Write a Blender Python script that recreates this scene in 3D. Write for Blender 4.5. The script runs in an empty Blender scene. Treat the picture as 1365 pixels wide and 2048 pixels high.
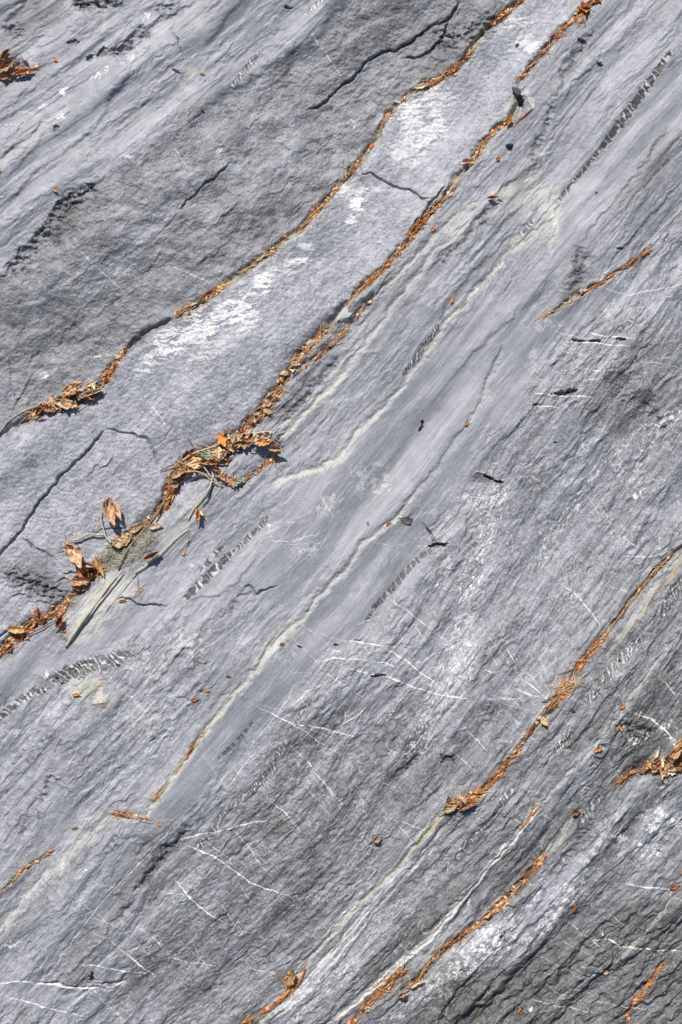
import bpy, math, random
import numpy as np
from mathutils import Vector, Matrix, Quaternion

# ------------------------------------------------------------------ camera, sky, sun
scene = bpy.context.scene
COL = scene.collection
W_PX, H_PX = 1365.0, 2048.0            # the stretch of rock is laid out in millimetres
CAM_H = 3.6
cam_d = bpy.data.cameras.new('camera')
cam = bpy.data.objects.new('camera', cam_d); COL.objects.link(cam)
cam.location = (0, 0, CAM_H)
cam.rotation_euler = (0, 0, 0)
cam_d.sensor_fit = 'VERTICAL'; cam_d.sensor_height = 36.0
cam_d.lens = 36.0 * CAM_H / (H_PX / 1000.0)
cam_d.clip_start = 0.05; cam_d.clip_end = 200.0
scene.camera = cam

SUN_TO = Vector((-0.30, 0.86, 1.08)).normalized()
world = bpy.data.worlds.new('World'); scene.world = world; world.use_nodes = True
wn = world.node_tree.nodes; wl = world.node_tree.links
for n in list(wn): wn.remove(n)
w_out = wn.new('ShaderNodeOutputWorld'); w_bg = wn.new('ShaderNodeBackground'); w_sky = wn.new('ShaderNodeTexSky')
w_sky.sky_type = 'NISHITA'; w_sky.sun_disc = False
w_sky.sun_elevation = math.asin(SUN_TO.z); w_sky.sun_rotation = math.atan2(SUN_TO.x, SUN_TO.y)
w_bg.inputs['Strength'].default_value = 0.06
wl.new(w_sky.outputs[0], w_bg.inputs[0]); wl.new(w_bg.outputs[0], w_out.inputs[0])
sun_d = bpy.data.lights.new('sun', 'SUN'); sun_d.energy = 3.7; sun_d.angle = math.radians(0.5); sun_d.color = (1.0, 0.965, 0.92)
sun = bpy.data.objects.new('sun', sun_d); COL.objects.link(sun)
sun.rotation_euler = SUN_TO.to_track_quat('Z', 'Y').to_euler(); sun.location = (0, 0, 5)
scene.view_settings.view_transform = 'Standard'; scene.view_settings.look = 'None'
scene.view_settings.gamma = 1.0; scene.view_settings.use_curve_mapping = False
scene.view_settings.exposure = 0.44

# ------------------------------------------------------------------ noise helpers
f4 = np.float32
def perlin(x, y, seed=0):
    rs = np.random.RandomState(seed); p = rs.permutation(256).astype(np.int32); p = np.concatenate([p, p])
    ang = rs.rand(256).astype(f4) * 2 * np.pi
    gx = np.cos(ang).astype(f4); gy = np.sin(ang).astype(f4)
    xf = np.floor(x); yf = np.floor(y)
    xi = xf.astype(np.int32) & 255; yi = yf.astype(np.int32) & 255
    fx = (x - xf).astype(f4); fy = (y - yf).astype(f4)
    u = fx * fx * fx * (fx * (fx * 6 - 15) + 10); v = fy * fy * fy * (fy * (fy * 6 - 15) + 10)
    x1 = (xi + 1) & 255; y1 = (yi + 1) & 255
    a = p[p[xi] + yi]; b = p[p[x1] + yi]; c = p[p[xi] + y1]; d = p[p[x1] + y1]
    n00 = gx[a] * fx + gy[a] * fy; n10 = gx[b] * (fx - 1) + gy[b] * fy
    n01 = gx[c] * fx + gy[c] * (fy - 1); n11 = gx[d] * (fx - 1) + gy[d] * (fy - 1)
    return ((n00 + u * (n10 - n00)) * (1 - v) + (n01 + u * (n11 - n01)) * v) * 1.5
def fbm(x, y, octs=3, seed=0, gain=0.5):
    r = 0; a = 1.0; f = 1.0
    for o in range(octs):
        r = r + a * perlin(x * f + 17.3 * o, y * f - 9.1 * o, seed + o); a *= gain; f *= 2.03
    return r
def sst(a, b, x):
    t = np.clip((x - a) / (b - a), 0, 1); return t * t * (3 - 2 * t)

# ------------------------------------------------------------------ grid: fine inside, coarse outward to the horizon
def axis(n_px, step, margin):
    c = n_px / 2.0; half = n_px / 2.0 + margin
    n = int(half / step); inner = np.arange(-n, n + 1) * step
    out = []; p = inner[-1]; s = step
    while p < 30000: s *= 1.22; p += s; out.append(p)
    out = np.array(out); return np.concatenate([-out[::-1], inner, out]) + c
STEP = 1.25
gx_ = axis(W_PX, STEP, 60).astype(f4); gy_ = axis(H_PX, STEP, 60).astype(f4)
NX, NY = len(gx_), len(gy_)
PX, PY = np.meshgrid(gx_, gy_)          # millimetre coordinates, y runs down the slope
H = np.zeros_like(PX)

# small warps used for ragged outlines
wa = perlin(PX / 26, PY / 26, 101) * 5 + perlin(PX / 8, PY / 8, 102) * 2.2
wb = perlin(PX / 26, PY / 26, 103) * 5 + perlin(PX / 8, PY / 8, 104) * 2.2
wl1 = perlin(PX / 90, PY / 90, 105) * 16; wl2 = perlin(PX / 90, PY / 90, 106) * 16

# ------------------------------------------------------------------ layout of the rock, in millimetres
F1 = [(1062,-40),(1043,0),(1028,12),(1000,35),(985,45),(960,68),(945,95),(925,120),(905,140),(880,155),(840,170),(825,180),(800,200),(775,225),(765,250),(745,285),(720,320),(690,355),(670,375),(650,400),(625,430),(600,460),(565,485),(540,505),(510,530),(480,550),(440,580),(410,605),(375,622),(350,635)]
F1b = [(350,635),(300,665),(265,690),(240,715),(215,750),(195,783),(150,805),(100,815),(50,838),(0,872),(-50,915)]
F2t = [(1225,-40),(1195,0),(1175,15),(1150,35),(1120,65),(1100,90),(1070,120),(1040,158)]
F2m = [(1048,190),(1035,215),(1020,240),(990,260),(965,290),(945,325),(930,340),(905,375),(880,405),(855,430),(835,455),(810,490),(790,515),(765,540),(735,565),(710,590),(700,610)]
F2a = [(700,600),(655,655),(625,685),(600,715),(575,745),(555,780),(530,815),(500,850),(460,880),(420,905),(370,930),(345,960),(335,1000),(310,1030),(280,1055),(250,1080),(215,1130),(175,1165),(140,1200),(110,1225),(60,1250),(30,1275),(0,1310),(-50,1350)]
F2b = [(750,580),(735,605),(700,650),(670,680),(640,710),(610,730),(578,762)]
F5 = [(1420,1040),(1365,1095),(1340,1115),(1310,1145),(1280,1180),(1240,1232),(1200,1280),(1165,1320),(1130,1370),(1100,1420),(1060,1460),(1040,1490),(1010,1530),(975,1570),(930,1600),(900,1612)]
F5b = [(900,1612),(880,1625),(855,1660),(830,1690),(800,1730),(760,1770),(720,1805),(680,1850),(640,1890),(600,1945),(575,1990),(540,2020),(500,2060)]
F7 = [(1085,1712),(1060,1745),(1030,1780),(1000,1810),(970,1835),(930,1865),(890,1890),(860,1920),(845,1945),(820,1965),(795,1980)]
F7b = [(805,1940),(780,1960),(755,1985),(730,2010),(700,2050)]
F9 = [(1300,500),(1260,525),(1225,550),(1185,577),(1150,592),(1110,620),(1085,635)]
F10 = [(1335,1912),(1310,1950),(1290,1985),(1262,2010),(1255,2045)]
F11 = [(105,1700),(80,1720),(50,1735),(25,1765),(5,1782)]
S1 = [(1112,430),(1080,462),(1020,500),(985,545),(940,592),(905,630),(885,652),(865,690),(820,750),(790,790),(750,830),(710,870),(685,910),(645,935),(600,945),(540,968)]
S2 = [(940,440),(915,470),(870,500),(845,540),(800,592),(760,650),(720,700),(690,740),(655,780),(620,815),(590,845),(555,885)]
S2b = [(960,400),(915,425),(870,470),(800,545),(745,600)]
S3 = [(1010,690),(985,740),(965,800),(935,850),(905,890),(880,932),(830,985),(805,1022),(790,1040),(755,1065),(720,1092),(700,1130),(640,1190),(600,1240),(560,1272),(530,1310),(515,1335),(480,1372),(440,1422),(410,1460),(375,1510),(340,1560),(300,1612),(292,1632)]
S3b = [(292,1632),(240,1627),(205,1642),(150,1692),(110,1735),(60,1775),(30,1820),(0,1855),(-40,1900)]
S5 = [(1400,1200),(1365,1250),(1340,1290),(1290,1350),(1250,1400),(1210,1460),(1165,1510),(1120,1560),(1085,1600),(1050,1642),(1020,1682),(985,1722),(950,1765),(900,1825),(860,1872),(800,1922),(760,1958),(700,2010),(650,2050)]
S6 = [(1000,1545),(950,1600),(900,1650),(830,1725),(770,1790),(720,1850),(683,1895),(650,1930),(600,1990),(540,2040)]
S7 = [(1150,1615),(1125,1668),(1085,1715)]
S8 = [(1370,1755),(1345,1770),(1325,1820),(1300,1850),(1262,1892),(1222,1930),(1150,1972),(1080,2030)]
EDGE_A = [(720,-30),(683,0),(640,50),(560,128),(480,172),(400,210),(340,250),(270,300),(240,340),(190,380)]
EDGE_A2 = [(215,352),(190,378),(150,390),(122,405),(95,445),(60,485),(30,520),(0,558),(-40,600)]
ALL_FLOW = [F1, F1b, F2m, F2a, F2b, F5, F5b, F7, F9, S1, S2, S3, S3b, S5, S6, S8, EDGE_A, EDGE_A2,
  [(1335,115),(1265,215),(1205,295),(1115,405)], [(1365,330),(1250,470),(1150,600)], [(1365,700),(1200,900),(1100,1100),(1000,1300)],
  [(950,1000),(880,1250),(830,1450),(700,1600)], [(505,0),(440,60),(300,140),(120,240),(0,330)], [(380,1650),(300,1740),(190,1900),(60,2048)]]

# flow coordinates: along (FS) and across (FT) the grain, a polynomial fit to the lines above
def basis(x, y):
    x = (x - 682) / 1000.0; y = (y - 1024) / 1000.0
    return [x, y, x*x, x*y, y*y, x**3, x*x*y, x*y*y, y**3, x**4, x**3*y, x*x*y*y, x*y**3, y**4]
def dbasis(x, y):
    x = (x - 682) / 1000.0; y = (y - 1024) / 1000.0; o = np.ones_like(x); z = np.zeros_like(x)
    dx = [o, z, 2*x, y, z, 3*x*x, 2*x*y, y*y, z, 4*x**3, 3*x*x*y, 2*x*y*y, y**3, z]
    dy = [z, o, z, x, 2*y, z, x*x, 2*x*y, 3*y*y, z, x**3, 2*x*x*y, 3*x*y*y, 4*y**3]
    return np.array(dx).T / 1000.0, np.array(dy).T / 1000.0
mx, my, tx, ty = [], [], [], []
for pl in ALL_FLOW:
    for (x0, y0), (x1, y1) in zip(pl[:-1], pl[1:]):
        L = math.hypot(x1 - x0, y1 - y0)
        for k in range(max(1, int(L / 20))):
            mx.append((x0 + x1) / 2); my.append((y0 + y1) / 2); tx.append((x1 - x0) / L); ty.append((y1 - y0) / L)
mx, my, tx, ty = map(np.array, (mx, my, tx, ty))
DX, DY = dbasis(mx, my)
along = DX * tx[:, None] + DY * ty[:, None]; across = DX * (-ty)[:, None] + DY * tx[:, None]
one = np.ones(len(mx)); zero = np.zeros(len(mx))
cT = np.linalg.lstsq(np.vstack([along, across * 0.6, np.eye(14) * 1e-3]), np.concatenate([zero, one * 0.6, np.zeros(14)]), rcond=None)[0]
cS = np.linalg.lstsq(np.vstack([along * 0.6, across, np.eye(14) * 1e-3]), np.concatenate([one * 0.6, zero, np.zeros(14)]), rcond=None)[0]
cxx = np.clip(PX, -300, 1665); cyy = np.clip(PY, -300, 2348)
FT = np.zeros_like(PX); FS = np.zeros_like(PX)
for c_t, c_s, b in zip(cT, cS, basis(cxx, cyy)):
    FT += f4(c_t) * b; FS += f4(c_s) * b
FT += ((PX - cxx) * 0.72 + (PY - cyy) * 0.7); FS += (-(PX - cxx) * 0.7 + (PY - cyy) * 0.72)
FT = FT.astype(f4) + perlin(PX / 190, PY / 190, 77) * 7; FS = FS.astype(f4)

# ------------------------------------------------------------------ operators
def window(xs, ys, R):
    i0, i1 = np.searchsorted(gx_, [min(xs) - R, max(xs) + R]); j0, j1 = np.searchsorted(gy_, [min(ys) - R, max(ys) + R])
    return slice(j0, j1), slice(i0, i1)
def dist(pts, R, warp=1.0):
    """distance, arc length, signed side (+ = right of walking direction as seen) near a polyline"""
    xs = [p[0] for p in pts]; ys = [p[1] for p in pts]
    win = window(xs, ys, R)
    X = PX[win] + wa[win] * warp; Y = PY[win] + wb[win] * warp
    D = np.full(X.shape, 1e9, f4); S = np.zeros_like(D); G = np.ones_like(D); acc = 0.0
    for (x0, y0), (x1, y1) in zip(pts[:-1], pts[1:]):
        L = math.hypot(x1 - x0, y1 - y0); ux, uy = (x1 - x0) / L, (y1 - y0) / L
        i0, i1 = np.searchsorted(gx_[win[1]], [min(x0, x1) - R - 12, max(x0, x1) + R + 12])
        j0, j1 = np.searchsorted(gy_[win[0]], [min(y0, y1) - R - 12, max(y0, y1) + R + 12])
        sub = (slice(j0, j1), slice(i0, i1))
        rx = X[sub] - x0; ry = Y[sub] - y0
        t = np.clip(rx * ux + ry * uy, 0, L)
        d = np.hypot(rx - t * ux, ry - t * uy)
        m = d < D[sub]
        D[sub] = np.where(m, d, D[sub]); S[sub] = np.where(m, acc + t, S[sub])
        G[sub] = np.where(m, np.sign(ux * ry - uy * rx), G[sub]); acc += L
    return win, D, S, G, acc
MASK = {k: np.zeros_like(PX) for k in ('white', 'silt', 'ochre', 'dark')}
def put(name, win, v):
    MASK[name][win] = np.maximum(MASK[name][win], v)
def ends(S, L, f):
    return np.clip(np.minimum(S, L - S) / f, 0, 1)
def groove(pts, w, depth, warp=1.0, fade=30, vary=0.4, seed=1):
    win, D, S, G, L = dist(pts, w * 3 + 12, warp)
    ww = w * (1 + vary * perlin(S / 40, S * 0 + seed, seed)) * (0.35 + 0.65 * ends(S, L, fade))
    H[win] -= depth * np.exp(-(D / ww) ** 2 * 1.2) * ends(S, L, fade * 0.5)
def crack(pts, w=1.6, depth=9, lip=2.0, warp=1.3, seed=1, decay=40):
    w *= .72; lip *= .8
    rj = random.Random(seed * 13 + 5); q_ = [pts[0]]
    for (x0, y0), (x1, y1) in zip(pts[:-1], pts[1:]):
        L0 = math.hypot(x1 - x0, y1 - y0); m0 = max(1, int(L0 / rj.uniform(8, 15)))
        for t0 in range(1, m0 + 1):
            o0 = rj.uniform(-.2, .2) * min(L0, 14) * (t0 < m0); f0 = (t0 + (rj.uniform(-.35, .35) if t0 < m0 else 0)) / m0
            q_.append((x0 + (x1 - x0) * f0 - (y1 - y0) / L0 * o0, y0 + (y1 - y0) * f0 + (x1 - x0) / L0 * o0))
    pts = q_; warp *= .5
    win, D, S, G, L = dist(pts, decay * 2.5, warp)
    e = ends(S, L, 25)
    ww = w * (0.5 + 0.9 * np.abs(perlin(S / 22, S * 0 + seed, seed)) + 0.4 * e)
    H[win] -= depth * e * np.exp(-(D / (ww + .3)) ** 2)
    sd = D * G
    H[win] += lip * e * (0.5 + 0.5 * np.tanh(sd / 1.8)) * np.exp(-np.maximum(sd, 0) / decay)
def lip(pts, amp, w=3, decay=60, warp=1.0, fade=40, other=None):
    other = decay if other is None else other
    win, D, S, G, L = dist(pts, max(decay, other) * 3, warp)
    sd = D * G
    H[win] += amp * ends(S, L, fade) * (0.5 + 0.5 * np.tanh(sd / w)) * np.exp(-np.maximum(sd, 0) / decay)
def band(name, pts, w, amt, warp=0.6, fade=30, streak=0.5, seed=3, raise_=0.0, thr=0.0):
    """a mineral or silt band with ragged, streaky edges"""
    if name == 'silt': w = w * 1.2; streak = streak + .6; raise_ = 0
    win, D, S, G, L = dist(pts, w * 3 + 10, warp)
    ww = w * (1 + 0.55 * perlin(S / 55, S * 0 + seed, seed) + 0.25 * perlin(S / 14, S * 0 + seed, seed + 1)) * (0.3 + 0.7 * ends(S, L, fade))
    st = fbm(FS[win] / 38, FT[win] / 2.6, 2, seed + 5)
    m = sst(1.15, 0.7 if name == 'silt' else .55, D / np.maximum(ww, .4) + streak * st + thr) * amt * np.clip(ends(S, L, 12) + .2, 0, 1)
    put(name, win, m)
    if raise_: H[win] += raise_ * np.exp(-(D / ww) ** 2)
def vein(pts, w=1.0, amt=1.0, warp=0.45, seed=5, gap=0.25, up=0.35):
    w *= .85; amt = min(1, amt * 1.0); win, D, S, G, L = dist(pts, w * 3 + 6, warp)
    ww = w * (0.7 + 0.8 * perlin(S / 16, S * 0 + seed * 3.1, seed)) * (0.25 + 0.75 * ends(S, L, 25))
    br = sst(-0.55, -0.15, perlin(S / 20, S * 0 + seed * 1.7, seed + 9) + 0.35 - gap)
    m = sst(1.5, 0.5, D / np.maximum(ww, 0.35)) * amt * (0.35 + 0.65 * br)
    put('white', win, m); H[win] += up * m
def ladder(pts, w, n_rung, amt=0.9, rung=0.9, tilt=0.5, depth=1.2, seed=1, rw=0.16, dk='dark', warp=0.3):
    """a boudin vein: dark lozenges with pale rungs between"""
    win, D, S, G, L = dist(pts, w * 2.5 + 8, warp)
    prof = w * (0.45 + 0.55 * np.sin(np.pi * np.clip(S / L, .001, .999)) ** 0.6) * (1 + 0.55 * perlin(S / 9, S * 0, seed)) + 1.5 * perlin(PX[win] / 4, PY[win] / 4, seed + 21)
    ph = (S + D * G * tilt + 4.0 * perlin(PX[win] / 9, PY[win] / 9, seed + 2)) / (L / n_rung) + 1.1 * perlin(S / 24, S * 0 + 4, seed + 5)
    r = np.abs(ph - np.round(ph))
    rr = rw * (0.6 + 1.2 * perlin(np.round(ph) * 3.7, S * 0 + 2.5, seed + 3))
    inb = sst(1.15, 0.85, D / prof)
    rg = inb * sst(rr + .1, rr * 0.6, r)
    put(dk, win, inb * amt * (1 - 0.9 * sst(rr + .14, rr, r)) * (1.0 + 0.45 * perlin(PX[win] / 5, PY[win] / 5, seed + 8)))
    put('white', win, rg * rung * (.62 + .9 * perlin(PX[win] / 7, PY[win] / 7, seed + 11)).clip(0, 1))
    H[win] -= depth * inb * (1 - rg)
def pit(x, y, a, b, ang=0, depth=9, dark=.6, lipw=.6):
    R = max(a, b) * 3 + 8; win = window([x], [y], R)
    wp = min(1.1, .09 * max(a, b)); X = PX[win] - x + wa[win] * wp; Y = PY[win] - y + wb[win] * wp * .6
    c, s = math.cos(math.radians(ang)), math.sin(math.radians(ang))
    r = np.sqrt(((X * c + Y * s) / a) ** 2 + ((-X * s + Y * c) / b) ** 2) * (1 + .5 * perlin(PX[win] / 5, PY[win] / 5, int(x)))
    m = sst(1.25, 0.75, r)
    H[win] -= depth * m; put('dark', win, m * dark)
    H[win] += lipw * np.exp(-((r - 1.3) / .4) ** 2)

# low-resolution fields painted by polygons
LW = 8.0
lx = np.arange(-400, 1800, LW); ly = np.arange(-400, 2500, LW); LX, LY = np.meshgrid(lx, ly)
def pmask(pts, soft):
    m = np.zeros(LX.shape, bool); n = len(pts)
    for i in range(n):
        x0, y0 = pts[i]; x1, y1 = pts[(i + 1) % n]
        if y0 == y1: continue
        c = ((y0 > LY) != (y1 > LY)) & (LX < (x1 - x0) * (LY - y0) / (y1 - y0) + x0); m ^= c
    m = m.astype(float)
    k = max(1, int(soft / LW)); ker = np.exp(-np.linspace(-2, 2, 2 * k + 1) ** 2); ker /= ker.sum()
    m = np.apply_along_axis(lambda r: np.convolve(r, ker, 'same'), 0, m)
    return np.apply_along_axis(lambda r: np.convolve(r, ker, 'same'), 1, m)
def up(field, wmul=1.0):
    x = np.clip((PX + wl1 * wmul + wa * wmul - lx[0]) / LW, 0, len(lx) - 1.01); y = np.clip((PY + wl2 * wmul + wb * wmul - ly[0]) / LW, 0, len(ly) - 1.01)
    i = x.astype(int); j = y.astype(int); fx = x - i; fy = y - j; f = field.astype(f4)
    return (f[j, i] * (1 - fx) + f[j, i + 1] * fx) * (1 - fy) + (f[j + 1, i] * (1 - fx) + f[j + 1, i + 1] * fx) * fy

A = [(720,-300),(1120,-300),(1045,0),(985,45),(930,110),(830,180),(765,250),(720,320),(650,400),(600,460),(510,530),(410,605),(350,635),(265,690),(210,745),(100,810),(0,860),(-300,1000),(-300,700),(0,560),(60,470),(130,400),(240,350),(400,210),(560,120),(640,60)]
B = [(1120,-200),(1300,-200),(1190,0),(1120,65),(1040,155),(1020,240),(945,325),(850,430),(765,540),(700,600),(600,715),(500,850),(420,905),(335,960),(310,1030),(215,1130),(150,1180),(0,1290),(-200,1400),(-200,1000),(0,870),(100,815),(200,780),(265,700),(350,640),(510,535),(650,405),(765,255),(840,180),(945,95),(1000,40)]
UL = [(-200,170),(200,-200),(760,-100),(683,0),(560,120),(400,210),(240,340),(130,400),(0,550),(-200,700)]
SM1 = [(1120,500),(1110,420),(1170,360),(1300,180),(1365,130),(1365,250),(1250,370),(1190,470),(1130,540)]
SM2 = [(560,1010),(700,900),(820,770),(900,680),(1080,540),(1060,620),(1000,700),(960,820),(900,860),(760,1040),(640,1150),(500,1190),(420,1210),(480,1100)]
SM3 = [(300,1640),(420,1460),(600,1260),(760,1080),(860,1030),(860,1110),(750,1240),(620,1340),(520,1420),(400,1570),(330,1640)]
SM4 = [(1010,690),(1080,640),(1230,560),(1300,570),(1240,620),(1130,660),(1070,740),(1050,820),(960,870),(880,990),(830,1030),(900,880),(960,800)]
SM5 = [(0,1330),(150,1290),(330,1180),(380,1190),(240,1290),(120,1330),(0,1400)]
RP = [(540,1460),(680,1400),(840,1380),(880,1460),(860,1560),(760,1700),(640,1900),(560,2060),(200,2060),(300,1820),(370,1700),(470,1600)]
RQ = [(900,1130),(1000,1000),(1180,760),(1365,600),(1500,500),(1500,1000),(1365,1090),(1240,1220),(1120,1360),(1000,1500),(860,1480),(840,1300)]
LR = [(1500,1050),(1500,1750),(1365,1720),(1000,1950),(900,2100),(480,2100),(620,1930),(850,1680),(1050,1470),(1240,1240)]
BR = [(1600,1700),(1365,1790),(1230,1800),(1150,1860),(1010,1930),(880,1990),(820,2200),(1600,2300)]
P = {k: pmask(v, s) for k, v, s in (('A', A, 26), ('B', B, 12), ('UL', UL, 24), ('SM1', SM1, 30), ('SM2', SM2, 60), ('SM3', SM3, 30), ('SM4', SM4, 40), ('SM5', SM5, 40), ('RP', RP, 90), ('RQ', RQ, 90), ('LR', LR, 60), ('BR', BR, 50))}
CZ = [(1230,-100),(1500,-100),(1500,330),(1365,420),(1230,520),(1120,640),(1060,700),(1000,830),(930,960),(860,1060),(860,1130),(740,1260),(600,1380),(480,1500),(340,1660),(230,1640),(300,1540),(420,1390),(420,1300),(330,1230),(120,1330),(-50,1420),(-50,1330),(120,1240),(250,1150),(340,1040),(560,900),(620,760),(780,560),(960,340),(1080,160)]
P['CZ'] = pmask(CZ, 40); P['LL'] = pmask([(-100,1640),(60,1500),(260,1650),(340,1700),(200,1880),(60,2000),(-100,2060)], 50)
sm = np.clip(P['SM1'] + P['SM2'] * .8 + P['SM3'] + P['SM4'] * .9 + P['SM5'] * .7 + .55 * P['CZ'] + .5 * P['UL'] + .3 * P['LL'], 0, 1)
def blob(x, y, rx, ry, ang):
    c, s = math.cos(math.radians(ang)), math.sin(math.radians(ang)); X = LX - x; Y = LY - y
    return np.exp(-(((X * c + Y * s) / rx) ** 2 + ((-X * s + Y * c) / ry) ** 2))
tone = 0.62 - 0.15 * P['A'] + 0.09 * P['B'] + 0.01 * P['UL'] + 0.04 * sm - 0.21 * P['RP'] - 0.09 * P['RQ'] - 0.21 * P['LR'] - 0.42 * P['BR']  # region tones mix rock colour with painted shade of slabs tilted off the sun
for x, y, rx, ry, ang, v in [
    (890,110,110,40,-45,-.18),(760,70,130,50,-40,-.10),(560,430,120,40,-20,-.12),(330,560,150,60,-40,-.05),(90,660,70,90,0,-.10),(600,280,110,70,-40,.10),
    (440,330,90,60,0,.06),(230,520,110,35,-40,.10),(820,150,60,40,-30,.10),
    (140,450,60,25,-45,-.25),(60,20,70,40,-50,-.3),(90,1160,110,35,25,-.28),(1280,780,110,90,0,-.16),(1240,830,60,40,0,-.12),(1190,210,30,150,30,.02),
    (860,520,60,20,-50,-.08),(600,790,60,14,-45,-.32),(690,700,40,12,-45,-.15),(790,590,60,12,-50,-.15),(1060,310,70,14,-50,-.2),(1120,120,90,20,-60,-.12),(1310,330,90,30,-50,-.18),(1290,400,70,40,-50,-.10),
    (1150,560,20,70,10,-.25),(280,1740,130,26,-50,-.30),(180,1890,110,28,-55,-.22),(680,1640,150,90,-50,-.12),(560,1800,120,90,-40,-.14),(820,1640,90,40,-50,-.08),(360,1920,120,50,-30,-.18),
    (1000,1415,60,18,-10,-.22),(1280,1480,90,50,0,-.22),(1320,1420,70,60,0,-.2),(820,1870,150,34,-45,-.22),(1150,1620,90,40,-40,-.16),(1050,1720,30,60,0,-.15),(1100,1960,180,60,-35,-.10),(880,2010,90,24,-45,-.10),
    (120,1350,70,18,-18,-.25),(960,1340,50,24,-60,-.1),(1340,1040,60,60,0,.10),(1150,960,60,140,35,.06),(60,1560,80,90,0,.04),(930,1500,30,60,20,-.15),(480,1520,120,30,-50,.06),
    (1100,1790,26,120,38,.22),(980,1890,80,50,-20,.30),(1320,1650,50,60,0,.22),(910,1340,28,120,12,.22),(990,1060,30,110,8,.2),(140,1540,120,120,0,.05),(200,1400,150,80,0,.05),
    (700,1930,120,14,-48,.25),(640,1960,160,16,-48,.22),(30,1800,90,16,-55,.12),(1290,60,90,90,0,.06),(1010,70,90,60,0,.08),(850,260,90,110,0,.06),(430,640,150,60,-40,.05)]:
    tone = tone + v * 1.12 * blob(x, y, rx, ry, ang)
TONE = up(tone); fA = up(P['A']); fB = up(P['B'], .5); fSM = up(sm); fUL = up(P['UL']); fRP = up(P['RP']); fRQ = up(P['RQ']); fLR = up(P['LR']); fBR = up(P['BR'])

# ------------------------------------------------------------------ relief (millimetres)
fade_out = np.exp(-np.maximum(0, np.maximum(np.abs(PX - 682) - 1200, np.abs(PY - 1024) - 1500)) / 4000.0)
H += fbm(PX / 620, PY / 620, 2, 11) * 26
H += perlin(FS / 420, FT / 95, 12) * 11
H += perlin(FS / 230, FT / 42, 13) * 5.0 * (1 - .45 * fA - .4 * fB)
n3 = fbm(FS / 90 + perlin(PX / 50, PY / 50, 15) * .5, FT / 17 + perlin(PX / 45, PY / 45, 16) * .5, 3, 14)
patch = sst(-.35, .45, fbm(PX / 75, PY / 75, 2, 17))
fol = np.clip(1 - .75 * fA - .92 * fB - .9 * fSM + .25 * fLR, 0.04, 1.4) * (.25 + .9 * patch)
H += (1 - np.abs(n3) * 1.6) * 1.1 * fol
H += fbm(PX / 38, PY / 38, 3, 18) * .75 * np.clip(1 - .8 * fSM, .1, 1) * (1 - .5 * fA)
k1 = fbm(FS / 52 + perlin(PX / 24, PY / 24, 19) * .4, FT / 15 + perlin(PX / 18, PY / 18, 20) * .35, 3, 22)
H += (sst(-.02, .03, k1) + sst(.2, .24, k1) - sst(-.24, -.28, k1)) * 1.1 * np.clip(fol, 0, 1)
H += fbm(FS / 34, FT / 7.5, 3, 21) * 0.6 * np.clip(fol - .5 * fUL, .1, 2)
H += fbm(FS / 30, FT / 3.2, 2, 31) * 0.42 * np.clip(fol, .12, 2)
ledge = np.clip(1 - fA - fB - .75 * fSM, 0, 1)
g1 = fbm(FS / 330 + perlin(PX / 120, PY / 120, 24) * .25, FT / 34, 3, 25)
for lv in (-.38, -.14, .1, .34): H += (sst(lv - .012, lv + .012, g1)) * 1.9 * ledge * (1 + .9 * fBR + .5 * fLR) * (1 - .4 * fRQ - .3 * fRP) * sst(-.3, .3, perlin(FS / 110, FT / 60, 126 + int(lv * 100)))
lines_d = 0; lines_p = 0
for k_, (fs, ft, ee, lo) in enumerate([(260, 21, .016, .0), (170, 12, .022, .05), (330, 30, .012, -.05), (110, 7, .035, .15)]):
    g = fbm(FS / fs + perlin(PX / 70, PY / 70, 27 + k_) * .2, FT / ft, 2, 81 + k_ * 3)
    pm = sst(lo, lo + .4, perlin(FS / 140, FT / 34, 91 + k_)) ; pm2 = sst(lo, lo + .4, perlin(FS / 160, FT / 40, 96 + k_))
    lines_d = np.maximum(lines_d, np.exp(-((g - .05) / ee) ** 2) * pm); lines_p = np.maximum(lines_p, np.exp(-((g + .18) / (ee * 1.5)) ** 2) * pm2)
lm = np.clip(1 - .85 * fA - .97 * fB, 0, 1) * (1 - .5 * fSM) * (1 - .45 * fRQ - .35 * fRP)
MASK['dark'] += (lines_d * .5 * lm).astype(f4); MASK['silt'] += (lines_p * .38 * lm * (1 - .3 * fRQ)).astype(f4); H -= lines_d * lm * .8
TONE = TONE + lm * (perlin(FS / 420, FT / 34, 35) * .14 + perlin(FS / 240, FT / 13, 36) * .12 + perlin(FS / 120, FT / 5, 37) * .09) + fSM * (perlin(FS / 150, FT / 3.4, 48) * .07 + perlin(FS / 60, FT / 1.9, 49) * .06 + perlin(FS / 200, FT / 16, 50) * .08) + (1 - lm) * fbm(PX / 50, PY / 40, 3, 38) * (.10 + .10 * fA) + fbm(PX / 26, PY / 26, 3, 39) * .07 * (1 - .6 * fSM)
TONE = TONE + np.clip(fLR + fRP, 0, 1) * (perlin(FS / 210, FT / 24, 33) * .26 + perlin(PX / 34, PY / 34, 34) * .10)
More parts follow.
